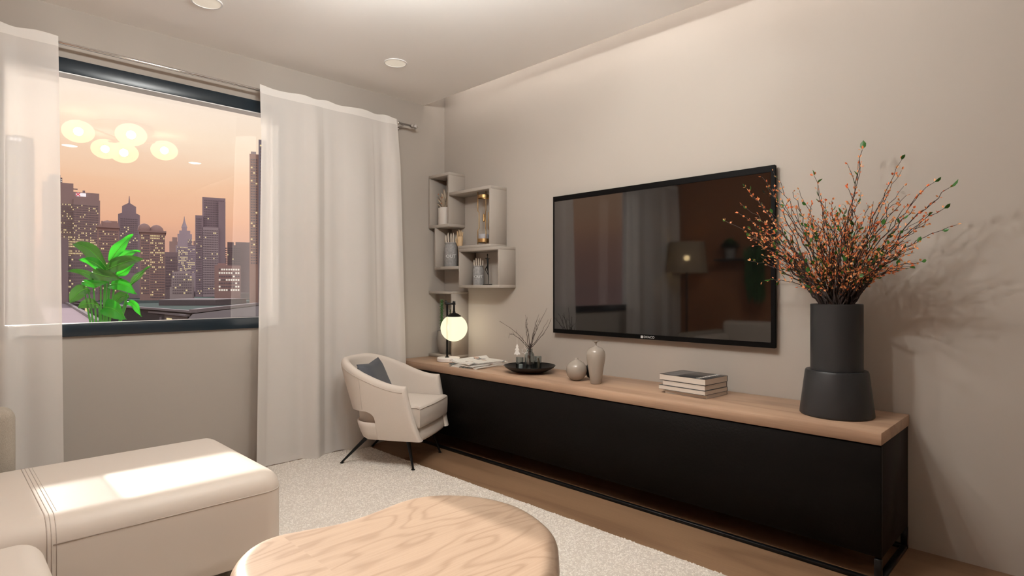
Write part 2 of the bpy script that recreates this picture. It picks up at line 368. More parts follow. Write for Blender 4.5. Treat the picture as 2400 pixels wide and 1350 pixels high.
part('rod', rd, CHROME, lambda b: b.tube([(-1.74, 0, 0), (1.78, 0, 0)], .009, 12), smooth=True)
part('collar', rd, CHROME, lambda b: b.tube([(1.64, 0, 0), (1.655, 0, 0)], .015, 12), smooth=True)
part('finial', rd, CHROME, lambda b: (b.tube([(1.77, 0, 0), (1.785, 0, 0), (1.80, 0, 0), (1.815, 0, 0), (1.83, 0, 0), (1.845, 0, 0)], [.012, .02, .011, .024, .014, .002], 6)))
part('bracket', rd, CHROME, lambda b: (b.tube([(1.70, 0, -.012), (1.70, .085, -.012)], .006), b.lathe([(.02, 0), (.02, .001)], (1.70, .09, -.012)) if 0 else b.box(1.685, 1.715, .085, .0995, -.04, .02)))
part('bracket', rd, CHROME, lambda b: (b.tube([(-1.70, 0, -.012), (-1.70, .085, -.012)], .006), b.box(-1.715, -1.685, .085, .0995, -.04, .02)))

# ================================================================== SOFA
sf = thing('corner_sofa', 'cream leather corner sofa with a long chaise lit by the sun', 'sofa', (0, 0, 0))
def rbox(name, par, m, x0, x1, y0, y1, z0, z1, r, seg=8, label=None, puff=0):
    b = MB(); b.box(x0, x1, y0, y1, z0, z1); o = b.build(name, m, par, bevel=r, seg=seg, smooth=True, angle=3.0)
    if puff:
        for v in o.data.vertices:
            if v.co.z > z1-1e-3:
                u = (v.co.x-x0)/(x1-x0); q = (v.co.y-y0)/(y1-y0); v.co.z += puff*math.sin(PI*u)*math.sin(PI*q)
    if label: o['label'] = label
    return o
CX1, CY0, CY1, CZ = 1.058, 2.40, 3.235, .445
rbox('chaise', sf, SOFA, -.56, CX1, CY0, CY1, .06, CZ, .085, 10)
rbox('seat', sf, SOFA, -.56, .252, -1.0, 2.355, .06, .425, .07, 8)
rbox('backrest', sf, TAUPE, XL+.01, .262, 3.245, 3.40, .06, .685, .045, 6, 'taupe fabric backrest on the window side')
rbox('back_cushion', sf, SOFA, -.50, .200, 3.10, 3.24, .45, .655, .05, 6)
rbox('backrest', sf, SOFA, XL+.01, -.565, -1.0, 3.24, .06, .80, .05, 6)
def seam_path(x):      # round the chaise's section at x, from the far edge over the top to the floor
    r = .085; p = [(x, CY1-r, CZ)]
    p = [(x, CY1-r+r*math.sin(a), CZ-r+r*math.cos(a)) for a in [PI/2*k/6 for k in range(6, -1, -1)]]
    p += [(x, CY0+r-r*math.sin(a), CZ-r+r*math.cos(a)) for a in [PI/2*k/8 for k in range(9)]]+[(x, CY0, .10)]
    return p
for dx in (0, .011, .024):
    part('seam', sf, SEAMM, lambda b: b.tube(seam_path(.270+dx), .0014 if dx else .002, 6), smooth=True)
def hseam():
    r = .085; z = .362
    return [(.285, CY0, z)]+[(CX1-r+r*math.sin(a), CY0+r-r*math.cos(a), z) for a in [PI/2*k/6 for k in range(7)]]+[(CX1, CY1-.1, z)]
part('seam', sf, SEAMM, lambda b: b.tube(hseam(), .002, 6), smooth=True)
part('stitching', sf, SEAMM, lambda b: [b.box(.303, .3045, y, y+.005, CZ-.0005, CZ+.001) for y in np.arange(CY0+.09, CY1-.09, .010)])
for x, y in ((-.5, -.9), (-.5, 3.1), (.98, 3.15), (.98, 2.48), (.18, -.9)):
    part('foot', sf, BLACKM, lambda b: b.lathe([(.02, .0165 if x > .35 else 0), (.025, .065)], (x, y, 0), 12))

# ================================================================== RUG
RX0, RX1, RY0, RY1 = .35, 2.335, -.6, 3.90
rg = thing('area_rug', 'thick ivory wool rug under the coffee table and armchair', 'rug', (0, 0, 0))
RUGM = mat('rug_backing', (.70, .63, .56), .95, noise=.2, nscale=140, bump=.6, bscale=200)
part('rug_base', rg, RUGM, lambda b: b.box(RX0, RX1, RY0, RY1, .0005, .010), bevel=.003)
rs = np.random.RandomState(5)
NT = 95000
X = rs.uniform(RX0+.003, RX1-.003, NT); Y = rs.uniform(1.1, RY1-.003, NT)
K = (X < 1.05) & (Y > 2.38)
X = X[~K]; Y = Y[~K]; NT = len(X)
A = rs.uniform(0, 2*PI, NT); Ls = rs.uniform(.005, .010, NT); W_ = rs.uniform(.0016, .003, NT); Hh = rs.uniform(.010, .0155, NT)
ca, sa = np.cos(A), np.sin(A)
V = np.empty((NT, 5, 3)); z0 = .008
for k, (l, ww) in enumerate(((-1, -1), (1, -1), (1, 1), (-1, 1))):
    V[:, k, 0] = X+ca*l*Ls-sa*ww*W_; V[:, k, 1] = Y+sa*l*Ls+ca*ww*W_; V[:, k, 2] = z0
V[:, 4, 0] = X+rs.uniform(-.003, .003, NT); V[:, 4, 1] = Y+rs.uniform(-.003, .003, NT); V[:, 4, 2] = Hh
me = bpy.data.meshes.new('rug_pile'); idx = np.arange(NT)*5
F = np.stack([np.stack([idx+a, idx+b_, idx+4], 1) for a, b_ in ((0, 1), (1, 2), (2, 3), (3, 0))], 1).reshape(-1, 3)
me.vertices.add(NT*5); me.vertices.foreach_set('co', V.reshape(-1)); me.loops.add(len(F)*3); me.loops.foreach_set('vertex_index', F.reshape(-1).astype(np.int32))
me.polygons.add(len(F)); me.polygons.foreach_set('loop_start', np.arange(0, len(F)*3, 3, dtype=np.int32)); me.update(calc_edges=True); me.validate()
PILE = leafy('rug_pile', (.93, .87, .80), 0, .95, island=1, back=(.74, .67, .60)); me.materials.append(PILE)
po = bpy.data.objects.new('pile', me); C.objects.link(po); po.parent = rg; stuff(po)

# ================================================================== COFFEE TABLE
def catmull(pts, n=8):
    out = []; m = len(pts)
    for i in range(m):
        p0, p1, p2, p3 = [np.array(pts[(i+k-1) % m], float) for k in range(4)]
        for j in range(n):
            t = j/n; out.append(tuple(.5*((2*p1)+(-p0+p2)*t+(2*p0-5*p1+4*p2-p3)*t*t+(-p0+3*p1-3*p2+p3)*t**3)))
    return out
outl = [(.640, 1.80), (.665, 1.93), (.712, 2.024), (.79, 2.10), (.885, 2.128), (.99, 2.105), (1.12, 2.066), (1.267, 2.072), (1.42, 2.092), (1.535, 2.065), (1.635, 1.985), (1.715, 1.845),
        (1.735, 1.66), (1.660, 1.44), (1.53, 1.30), (1.385, 1.185), (1.22, 1.09), (1.04, 1.08), (.87, 1.16), (.75, 1.32), (.67, 1.50), (.635, 1.65)]
tcx, tcy = .90, 1.65
ol = catmull(outl, 6); n = len(ol)
def offs(d):
    r = []
    for i in range(n):
        a, c, e_ = np.array(ol[i-1]), np.array(ol[i]), np.array(ol[(i+1) % n]); t = e_-a; t = t/np.linalg.norm(t); nn = np.array((-t[1], t[0]))
        r.append(c-nn*d)
    return r
TZ = .305
ct = thing('coffee_table', 'low pebble-shaped pale oak coffee table with rounded edge, partly sunlit', 'table', (tcx, tcy, 0))
R_ = .055
prof = [(.055+.012, TZ)]+[(.055*(1-math.sin(a)), TZ-.055*(1-math.cos(a))) for a in [PI/2*k/7 for k in range(8)]]+[(.004, .20), (.02, .14), (.05, .095), (.09, .075)]
area = sum(ol[i][0]*ol[(i+1) % n][1]-ol[(i+1) % n][0]*ol[i][1] for i in range(n))
sg = 1 if area > 0 else -1
bt = MB(); bt.rings([[(p[0]-tcx, p[1]-tcy, z+.0) for p in offs(-d*sg)] for d, z in prof])
tto = bt.build('tabletop', TABLEWOOD, ct, smooth=True, angle=.9)
for x, y in ((1.4, 1.75), (.9, 1.75), (1.25, 1.35)):
    part('foot', ct, TABLEWOOD, lambda b: b.lathe([(.10, .0155), (.11, .08)], (x-tcx, y-tcy, 0), 24), smooth=True, angle=.6)

# ================================================================== MEDIA CONSOLE
YC0, YC1 = .604, YW-.012
mc = thing('media_console', 'long low media console, oak top over black leather front', 'console', (2.95, 2.3, 0))
L0, L1 = YC0-2.3, YC1-2.3
part('top_slab', mc, OAK, lambda b: b.box(2.70-2.95, 3.196-2.95, L0, L1, .566, .617), bevel=.0015, seg=1)
part('body', mc, BROWNP, lambda b: b.box(2.728-2.95, 3.19-2.95, L0+.004, L1, .104, .5655), bevel=.001, seg=1, label='dark brown carcass')
part('front_panel', mc, BLACKP, lambda b: b.box(2.706-2.95, 2.727-2.95, L0+.002, L1, .112, .560), bevel=.002, seg=1)
for y in (L0+.002, 0, L1-.03):
    part('leg', mc, BLACKM, lambda b: b.box(2.706-2.95, 2.730-2.95, y, y+.026, .018, .1035), bevel=.002, seg=1) if y != 0 else None
    part('leg', mc, BLACKM, lambda b: b.box(3.164-2.95, 3.190-2.95, y, y+.026, .018, .1035), bevel=.002, seg=1)
part('floor_rail', mc, BLACKM, lambda b: b.box(2.706-2.95, 2.730-2.95, L0+.002, L1, .0005, .0175), bevel=.002, seg=1)
part('floor_rail', mc, BLACKM, lambda b: b.box(3.164-2.95, 3.190-2.95, L0+.002, L1, .0005, .0175), bevel=.002, seg=1)
part('floor_rail', mc, BLACKM, lambda b: b.box(2.7305-2.95, 3.1635-2.95, L0+.002, L0+.028, .0005, .0175), bevel=.002, seg=1)

# ================================================================== TELEVISION
tv = thing('television', 'large flat black television mounted on the wall above the console', 'television', (XW, 1.967, 1.366))
yh, zh = .774, .4855
part('housing', tv, BEZEL, lambda b: b.box(-.040, -.018, -yh, yh, -zh, zh), bevel=.003, seg=2)
part('back_case', tv, BEZEL, lambda b: b.box(-.0175, -.0005, -yh*.6, yh*.6, -zh*.6, zh*.6))
part('screen', tv, SCREEN, lambda b: b.box(-.0412, -.0402, -yh+.022, yh-.012, -zh+.029, zh-.036))
def bez(b):
    for bx in ((-yh, yh, zh-.034, zh), (-yh, yh, -zh, -zh+.027), (-yh, -yh+.020, -zh+.027, zh-.034), (yh-.010, yh, -zh+.027, zh-.034)):
        b.box(-.0435, -.0402, bx[0], bx[1], bx[2], bx[3])
part('bezel', tv, BEZEL, bez)
Mx = Matrix(((0, 0, -1, -.0438), (-1, 0, 0, -.013), (0, 1, 0, -zh+.0135), (0, 0, 0, 1)))
text_mesh('logo_lettering', 'DXACO', .021, LOGO, tv, Mx, .0003)
def clover(b):
    for a in (45, 135, 225, 315):
        cx, cz = .0055*math.cos(math.radians(a)), .0055*math.sin(math.radians(a))
        b.add([(-.0446, .038+cx+.0048*math.cos(k*PI/5), -zh+.0135+cz+.0048*math.sin(k*PI/5)) for k in range(10)]+[(-.0437, .038+cx+.0048*math.cos(k*PI/5), -zh+.0135+cz+.0048*math.sin(k*PI/5)) for k in range(10)],
              [tuple(range(10)), tuple(range(19, 9, -1))]+[(k, 10+k, 10+(k+1) % 10, (k+1) % 10) for k in range(10)])
part('emblem', tv, LOGO, clover)

# ================================================================== WALL SHELVES
def boards(t, lst, m=SHELFM):
    for nm, bx in lst: part(nm, t, m, lambda b: b.box(*bx), bevel=.0012, seg=1)
XB, XF, TH = XW-.001, 3.025, .024
sh = thing('wall_shelf', 'interlocking greige box shelves of four compartments in the wall corner', 'shelf', (0, 0, 0))
y1a, y1b, z1a, z1b = 3.761, 4.034, 1.708, 2.158
y2a, z2b = 3.258, 1.986
y3b, z3a = 3.954, 1.355
y4a, y4b, z4a, z4b = 3.159, 3.636, 1.200, 1.515
boards(sh, [
 ('shelf_board', (XF, XB, y1a, y1b, z1b-TH, z1b)), ('shelf_board', (XF, XB, y1a, y1b, z1a, z1a+TH)),
 ('side_board', (XF, XB, y1a, y1a+.018, z1a+TH, z1b-TH)), ('side_board', (XF, XB, y1b-.018, y1b, z1a+TH, z1b-TH)),
 ('shelf_board', (XF, XB, y2a, y1a-.0005, z2b-TH, z2b)), ('side_board', (XF, XB, y2a, y2a+.018, z4b+TH, z2b-TH)),
 ('shelf_board', (XF, XB, y2a, y4b+.01, z4b+.0005, z4b+TH)), 
 ('side_board', (XF, XB, y3b-.018, y3b, z3a+TH, z1a-.0005)), ('shelf_board', (XF, XB, y4b+.0005, y3b, z3a, z3a+TH)),
 ('side_board', (XF, XB, y4a, y4a+.018, z4a+TH, z4b-TH)), ('side_board', (XF, XB, y4b-.016, y4b, z4a+TH, z4b-TH)),
 ('shelf_board', (XF, XB, y4a, y4b, z4b-TH, z4b)), ('shelf_board', (XF, XB, y4a, y4b, z4a, z4a+TH)),
])
s5 = thing('standing_shelf', 'greige open shelf box standing on the console in the corner', 'shelf', (0, 0, 0))
boards(s5, [('shelf_board', (XF, XB, 3.717, 4.034, 1.152, 1.172)), ('shelf_board', (XF, XB, 3.717, 4.034, .618, .642)), ('side_board', (XF, XB, 3.717, 3.735, .642, 1.152))])

# --- things on the shelves
FL1, FL2, FL3, FL4, FL5 = z1a+TH, z4b+TH, z3a+TH, z4a+TH, .642
pw_ = thing('white_plant_pot', 'round white pot in the top shelf compartment', 'pot', (3.11, 3.915, FL1))
part('pot_wall', pw_, POTW, lambda b: b.lathe([(.056, 0), (.060, .006), (.060, .148), (.055, .152), (.052, .148), (.052, .13), (.001, .13)], seg=32), smooth=True, angle=.7)
def petal(b, c, az, tilt, L_, w_, thick=.008):
    d = Vector((math.cos(az)*math.sin(tilt), math.sin(az)*math.sin(tilt), math.cos(tilt))); s_ = Vector((-math.sin(az), math.cos(az), 0)); nrm = d.cross(s_)
    rs_ = []
    for k, (t_, ww) in enumerate(((0, .35), (.25, .8), (.5, 1), (.75, .72), (1, .06))):
        p = Vector(c)+d*L_*t_+nrm*(.01*math.sin(PI*t_))
        rs_.append([tuple(p+s_*w_*ww*math.cos(a)+nrm*thick*ww*math.sin(a)) for a in [2*PI*i/8 for i in range(8)]])
    b.rings(rs_)
su = thing('potted_succulent', 'spiky pale succulent with orange leaf tips growing from the white pot', 'plant', (3.11, 3.915, FL1+.131))
k = 0
for ring, (nn, tl, LL, hz) in enumerate(((7, .75, .07, .0), (6, .5, .09, .02), (5, .30, .11, .035), (3, .12, .12, .06))):
    for i in range(nn):
        az = 2*PI*i/nn+ring*.5; rr = .028 if ring < 3 else .012
        c = (rr*math.cos(az), rr*math.sin(az), hz)
        lf = part('leaf', su, SUCC, lambda b: petal(b, c, az, tl, LL, .017), smooth=True)
        if (k % 2) == 0:
            d = Vector((math.cos(az)*math.sin(tl), math.sin(az)*math.sin(tl), math.cos(tl)))
            part('leaf_tip', lf, SUCT, lambda b: b.sphere(.0045, tuple(Vector(c)+d*LL*.97), 8, 6), smooth=True)
        k += 1
part('core', su, SUCC, lambda b: b.lathe([(.04, -.001), (.045, .01), (.02, .06), (.002, .08)], seg=16), smooth=True)

def jar(x, y, z, r, h, label, lab2, grp, n=5, sh_=.09):
    t = thing('stone_jar', label, 'jar', (x, y, z), group=None)
    part('jar_body', t, STONEJ, lambda b: b.lathe([(r*.93, 0), (r, .01), (r, h*.80), (r*.90, h*.88), (r*.82, h*.92), (r*.82, h*.97)], seg=32), smooth=True, angle=.8)
    part('rim', t, STONEJ, lambda b: b.lathe([(r*.80, h*.955), (r*.92, h*.96), (r*.92, h), (r*.78, h), (r*.76, h*.96)], seg=32, cap0=False, cap1=False), smooth=True, angle=.8)
    # lettering faces the room
    a = math.atan2(-y, -x)
    u = Vector((-math.sin(a), math.cos(a), 0)); nrm = Vector((math.cos(a), math.sin(a), 0))
    M = Matrix.Identity(4)
    for i_ in range(3): M[i_][0] = u[i_]; M[i_][1] = (0, 0, 1)[i_]; M[i_][2] = nrm[i_]; M[i_][3] = nrm[i_]*(r*.975)+(0, 0, h*.42)[i_]
    text_mesh('lettering', 'OUT', r*.72, LOGO, t, M, r*.06)
    for i in range(n):
        q = (i-(n-1)/2)/((n-1)/2); uu = Vector((.7071, -.7071, 0))*q*r*.62+Vector((.5, .5, 0))*(-.18 if i % 2 else .25)*r
        hh = h*1.0+sh_*(1-.22*abs(q)+(.05 if i % 2 else -.05))
        lean = uu*.25
        g = one('candle_stick', lambda b: b.tube([tuple(Vector((x, y, z+h*.35))+uu*.7), tuple(Vector((x, y, z+hh-.03))+uu+lean), tuple(Vector((x, y, z+hh-.012))+uu+lean*1.1), tuple(Vector((x, y, z+hh))+uu+lean*1.1)], [r*.115, r*.13, r*.10, r*.02], 8),
            STICK, ('leftmost', 'second from left', 'middle', 'second from right', 'rightmost')[i]+' of the '+lab2, 'stick', grp, smooth=True, angle=.9)
jar(3.115, 3.845, FL3, .056, .203, 'larger crumpled grey jar with white lettering, in the middle-left shelf box', 'cream pointed sticks in the larger grey jar', 'pointed sticks in the larger jar', 5, .09)
jar(3.115, 3.497, FL4, .0445, .155, 'smaller crumpled grey jar with lettering, in the lowest right shelf box', 'cream pointed sticks in the smaller grey jar', 'pointed sticks in the smaller jar', 5, .066)

# wooden hand
hd = thing('wooden_hand', 'pale wooden hand figure standing between the shelf boxes', 'sculpture', (3.09, 3.695, FL3))
hu = Vector((.7071, -.7071, 0))
def hpt(a, z): return (hu.x*a, hu.y*a, z)
part('palm', hd, HANDW, lambda b: b.rings([[(hu.x*w_*math.cos(q)+.7071*d_*math.sin(q)+hu.x*o_, hu.y*w_*math.cos(q)+.7071*d_*math.sin(q)+hu.y*o_, z) for q in [2*PI*i/12 for i in range(12)]]
     for z, w_, d_, o_ in ((0, .018, .015, .005), (.08, .016, .013, .004), (.15, .019, .013, .002), (.19, .022, .012, 0), (.235, .024, .011, 0), (.245, .021, .009, 0))]), smooth=True, angle=.9)
for a, L_, bend in ((-.0185, .052, -.006), (-.0065, .064, -.002), (.0055, .058, .002), (.0170, .046, .006)):
    part('finger', hd, HANDW, lambda b: b.tube([hpt(a, .238), hpt(a+bend*.4, .238+L_*.45), hpt(a+bend*.8, .238+L_*.8), hpt(a+bend, .238+L_)], [.0055, .0053, .0045, .002], 8), smooth=True)
part('thumb', hd, HANDW, lambda b: b.tube([hpt(-.016, .165), hpt(-.026, .19), hpt(-.033, .215), hpt(-.034, .232)], [.006, .0055, .005, .002], 8), smooth=True)

# brass stand and glass
bs = thing('brass_stand', 'brass ring stand with slim posts in the upper right shelf box', 'ornament', (3.11, 3.425, FL2))
rr = .052
def ringb(b, z0, z1, ro, ri): b.lathe([(ri, z0), (ro, z0), (ro, z1), (ri, z1), (ri, z0)], seg=32, cap0=False, cap1=False)
part('lower_ring', bs, BRASS, lambda b: ringb(b, .022, .050, rr, rr-.006), smooth=True, angle=.6)
part('glass_tray', bs, BRASS, lambda b: b.lathe([(rr-.006, .023), (rr-.006, .026)], seg=32))
part('upper_ring', bs, BRASS, lambda b: ringb(b, .372, .396, rr, rr-.006), smooth=True, angle=.6)
for q in (2.6, 4.3, 6.0):
    cx, cy = (rr-.003)*math.cos(q), (rr-.003)*math.sin(q)
    part('post', bs, BRASS, lambda b: b.tube([(cx, cy, 0), (cx, cy, .12), (cx*.8, cy*.8, .13), (cx*.8, cy*.8, .26), (cx, cy, .27), (cx, cy, .42)], .0032, 8), smooth=True)
part('pendant', bs, BRASS, lambda b: (b.tube([(.0, -.0, .385), (0, 0, .25)], .0015, 6), b.tube([(0, 0, .25), (0, 0, .24), (0, 0, .19), (0, 0, .185)], [.003, .009, .009, .004], 10)), smooth=True, angle=.7)
part('crossbar', bs, BRASS, lambda b: b.tube([(-rr+.004, 0, .385), (rr-.004, 0, .385)], .002, 6))
GREYC = mat('grey_wax', (.36, .35, .37), .6)
one('grey_candle', lambda b: b.lathe([(.001, 0), (.040, 0), (.041, .004), (.041, .058), (.038, .062), (.001, .060)], (3.11, 3.425, FL2+.0265), 28), GREYC, 'squat grey candle inside the lower brass ring', 'candle', smooth=True, angle=.7)

# dancer statuette
dn = thing('dancer_statuette', 'slim black dancer figurine on a flat base beside the smaller jar', 'figurine', (3.10, 3.372, FL4))
part('base', dn, BLACKM, lambda b: b.box(-.018, .018, -.036, .036, 0, .007), bevel=.0015, seg=1)
def dp(a, z): return (hu.x*a, hu.y*a, z)
def fig(b):
    b.tube([dp(.006, .007), dp(.007, .06), dp(.004, .105), dp(.0, .14), dp(.002, .165), dp(.0, .20), dp(0, .215)], [.0022, .003, .0045, .0075, .0055, .0075, .004], 8)
    b.tube([dp(.006, .075), dp(-.005, .10), dp(-.018, .122), dp(-.008, .14), dp(0, .15)], [.002, .003, .0035, .0045, .005], 8)
    b.tube([dp(-.022, .206), dp(-.012, .211), dp(-.003, .204), dp(.006, .205), (dp(.018, .208))], [.0018, .003, .0045, .003, .0018], 8)
    b.tube([dp(0, .21), dp(0, .225), dp(0, .235), dp(0, .245)], [.0025, .003, .0062, .003], 8)
part('body', dn, BLACKM, fig, smooth=True)

# pot with string succulent
pg = thing('cement_pot', 'rounded grey cement pot inside the standing shelf behind the lamp', 'pot', (3.105, 3.90, FL5))
part('pot_wall', pg, POTG, lambda b: b.lathe([(.001, 0), (.045, 0), (.062, .02), (.076, .075), (.078, .13), (.074, .195), (.069, .195), (.070, .16), (.001, .16)], seg=36), smooth=True, angle=.7)
sc = thing('column_succulent', 'upright green succulent with beaded leaves in the grey cement pot', 'plant', (3.105, 3.90, FL5+.162))
for (ox_, oy_, hh_, nn) in ((-.028, .028, .285, 17), (.035, -.035, .20, 12)):
    part('stem', sc, DGREEN, lambda b: b.tube([(ox_*.6, oy_*.6, -.002), (ox_, oy_, hh_*.5), (ox_*.9, oy_*.9, hh_)], .003, 6))
    for i in range(nn):
        z = .05+(hh_-.05)*i/(nn-1)
        for q in (0, PI*2/3, PI*4/3):
            az = q+i*1.1
            part('leaf', sc, DGREEN, lambda b: petal(b, (ox_*.9, oy_*.9, z-.012), az, .75, .034, .010, .005), smooth=True)

# ================================================================== CONSOLE-TOP THINGS
CT = .6175
lp = thing('table_lamp', 'glowing opal globe table lamp on a white marble base at the console end', 'lamp', (2.925, 3.64, CT))
part('base', lp, MARBLE, lambda b: b.lathe([(.001, 0), (.088, 0), (.092, .004), (.092, .026), (.088, .030), (.001, .030)], seg=48), smooth=True, angle=.7)
part('pole', lp, BLACKM, lambda b: (b.lathe([(.018, .030), (.018, .036), (.010, .038)], (-.008, .008, 0), 16), b.tube([(-.008, .008, .03), (-.008, .008, .465)], .0085, 12)), smooth=True, angle=.7)
def lj(a, z): return (-.008+hu.x*a, .008+hu.y*a, z)
part('yoke', lp, BLACKM, lambda b: (b.tube([lj(-.018, .468), lj(-.010, .460), lj(0, .458), lj(.03, .456), lj(.052, .458), lj(.066, .462)], [.007, .013, .011, .006, .011, .012], 10),
     b.tube([lj(-.014, .472), lj(-.002, .474)], [.012, .010], 10), b.tube([lj(.044, .470), lj(.066, .466)], [.010, .009], 10), b.tube([lj(.055, .455), lj(.055, .375)], [.0075, .0095], 10)), smooth=True, angle=.9)
part('cap', lp, BLACKM, lambda b: b.lathe([(.010, .40), (.012, .385), (.030, .378), (.050, .366), (.058, .357), (.056, .354), (.001, .354)], lj(.055, 0), 32), smooth=True, angle=.8)
part('globe_shade', lp, MILK, lambda b: b.sphere(.107, lj(.055, .264), 40, 24), smooth=True)
bulb('bulb', lp, lj(.055, .264), LAMP_W, .03, (1.0, .88, .70))

# newspapers
def print_mat(name, seedv):
    m = mat(name, (.8, .77, .73), .9); N = m.node_tree.nodes; L = m.node_tree.links; b = N['Principled BSDF']
    t = N.new('ShaderNodeTexCoord')
    br = N.new('ShaderNodeTexBrick'); br.inputs['Scale'].default_value = 1; br.inputs['Brick Width'].default_value = .045; br.inputs['Row Height'].default_value = .0075; br.inputs['Mortar Size'].default_value = .0022
    br.inputs['Color1'].default_value = (.55, .53, .51, 1); br.inputs['Color2'].default_value = (.70, .67, .63, 1); br.inputs['Mortar'].default_value = (.82, .79, .74, 1)
    L.new(t.outputs['Object'], br.inputs[0])
    n = N.new('ShaderNodeTexNoise'); n.inputs['Scale'].default_value = 9; n.noise_dimensions = '4D'; n.inputs['W'].default_value = seedv; L.new(t.outputs['Object'], n.inputs['Vector'])
    r_ = N.new('ShaderNodeValToRGB'); r_.color_ramp.elements[0].position = .56; r_.color_ramp.elements[1].position = .60; L.new(n.outputs[0], r_.inputs[0])
    n2 = N.new('ShaderNodeTexNoise'); n2.inputs['Scale'].default_value = 30; L.new(t.outputs['Object'], n2.inputs['Vector'])
    r2 = N.new('ShaderNodeValToRGB'); r2.color_ramp.elements[0].color = (.10, .14, .15, 1); r2.color_ramp.elements[0].position = .4; r2.color_ramp.elements[1].color = (.6, .42, .33, 1); r2.color_ramp.elements[1].position = .65; L.new(n2.outputs[0], r2.inputs[0])
    mx = N.new('ShaderNodeMix'); mx.data_type = 'RGBA'; L.new(r_.outputs[0], mx.inputs[0]); L.new(br.outputs[0], mx.inputs[6]); L.new(r2.outputs[0], mx.inputs[7]); L.new(mx.outputs[2], b.inputs['Base Color'])
    return m
for i, (x, y, rz, wx, wy, z, lab) in enumerate([(2.925, 3.275, .10, .36, .27, CT, 'folded newspaper lowest in the pile beside the lamp'), (2.92, 3.285, .02, .35, .27, CT+.0125, 'folded newspaper in the middle of the pile beside the lamp'),
        (2.915, 3.285, -.10, .33, .25, CT+.025, 'creased printed newspaper on top of the pile beside the lamp')]):
    t = thing('newspaper', lab, 'newspaper', (x, y, z), rz, 'newspapers piled beside the lamp')
    PM = print_mat('newsprint', i*3.1)
    def sheet(b, h, top):
        def f(u, v, k):
            X_ = (u-.5)*wx; Y_ = (v-.5)*wy
            zz = 0
            if top: zz = .020*math.exp(-((v-.93)/.07)**2)*(.6+.4*u)+.012*math.exp(-((u-.08)/.08)**2)*(.5+.5*math.sin(v*9))
            return (X_, Y_, (h if k else 0)+(zz if k else zz*.85))
        nu, nv = 20, 20
        vt = [f(a/nu, c/nv, 1) for a in range(nu+1) for c in range(nv+1)]; vb = [f(a/nu, c/nv, 0) for a in range(nu+1) for c in range(nv+1)]
        Q = [(a*(nv+1)+c, (a+1)*(nv+1)+c, (a+1)*(nv+1)+c+1, a*(nv+1)+c+1) for a in range(nu) for c in range(nv)]; K_ = len(vt)
        bd = [a*(nv+1) for a in range(nu+1)]+[nu*(nv+1)+c for c in range(1, nv+1)]+[a*(nv+1)+nv for a in range(nu-1, -1, -1)]+[c for c in range(nv-1, 0, -1)]
        b.add(vt+vb, Q+[tuple(j+K_ for j in reversed(q)) for q in Q]+[(bd[j], K_+bd[j], K_+bd[(j+1) % len(bd)], bd[(j+1) % len(bd)]) for j in range(len(bd))])
    bb = MB(); sheet(bb, .0055, i == 2); bb.build('page', PM, t, smooth=True, angle=.6)
    bb = MB(); sheet(bb, .005, i == 2); o = bb.build('page', PM, t, smooth=True, angle=.6); o.location = (.006, -.004, .006); o.rotation_euler = (0, 0, .03)

# plate with jars and twigs
PX, PY = 2.935, 2.763
one('black_dish', lambda b: b.lathe([(.001, 0), (.085, 0), (.13, .014), (.165, .033), (.180, .047), (.178, .049), (.160, .036), (.12, .016), (.08, .008), (.001, .007)], (PX, PY, CT), 64), BLACKM, 'shallow round black dish holding three glass vessels', 'dish', smooth=True, angle=.8)
def gl(name, label, px, dd, r, h, neck=None):
    p = on_z(px, 860+0*dd, CT+.008); c = Vector((PX, PY, 0)); 
    uu = (px-1241)*.00295; pos = (PX+hu.x*uu+.7071*dd, PY+hu.y*uu+.7071*dd, CT+.0085)
    if neck: pr = [(.001, 0), (r, 0), (r, h*.62), (r*.92, h*.74), (neck, h*.86), (neck, h*.97), (neck+.003, h), (neck-.001, h), (neck-.002, h*.87), (r*.9, h*.72), (r-.003, h*.60), (r-.003, .006), (.001, .006)]
    else: pr = [(.001, 0), (r, 0), (r, h), (r-.0025, h), (r-.003, .008), (.001, .008)]
    b = MB(); b.lathe(pr, (0, 0, 0), 36); o = b.build(name, JARGLASS, None, smooth=True, angle=.8); o.location = pos
    return tag(o, label, 'glass'), Vector(pos)
g1, p1 = gl('glass_tumbler', 'clear glass tumbler with a white tealight, left on the dish', 1218, .005, .0275, .094)
g2, p2 = gl('glass_bottle', 'clear glass bottle vase with bare twigs, middle of the dish', 1241, .0, .036, .155, .021)
g3, p3 = gl('glass_cylinder', 'clear glass cylinder with a brown strip, right on the dish', 1261, .036, .026, .098)
one('tealight', lambda b: b.lathe([(.001, 0), (.0155, 0), (.0155, .036), (.013, .038), (.001, .037)], tuple(p1+Vector((.006, -.006, .009))), 24), WHITEP, 'small white tealight candle in the left tumbler', 'candle', smooth=True, angle=.7)
BRWN = mat('brown_bark_strip', (.13, .085, .04), .7, noise=.3, nscale=60)
one('bark_strip', lambda b: b.tube([tuple(p3+Vector((.006, -.006, .009))), tuple(p3+Vector((.005, -.005, .05))), tuple(p3+Vector((.002, .0, .085)))], [.009, .010, .004], 8), BRWN, 'brown bark strip inside the right glass cylinder', 'ornament', smooth=True)
tw = thing('twig_bunch', 'bare arching twigs standing in the glass bottle', 'twigs', tuple(p2))
rnd = random.Random(4)
tips = [(1170, 753, -.03), (1192, 793, .0), (1231, 738, .05), (1233, 748, .12), (1263, 737, .10), (1266, 745, .0), (1282, 722, .03), (1285, 749, -.03), (1292, 746, .06), (1236, 765, -.02), (1260, 770, .06)]
via = {1192: (1205, 785), 1170: (1212, 782), 1233: (1233, 775), 1292: (1275, 780), 1285: (1262, 790)}
dp2 = (p2.x+p2.y)*.70711
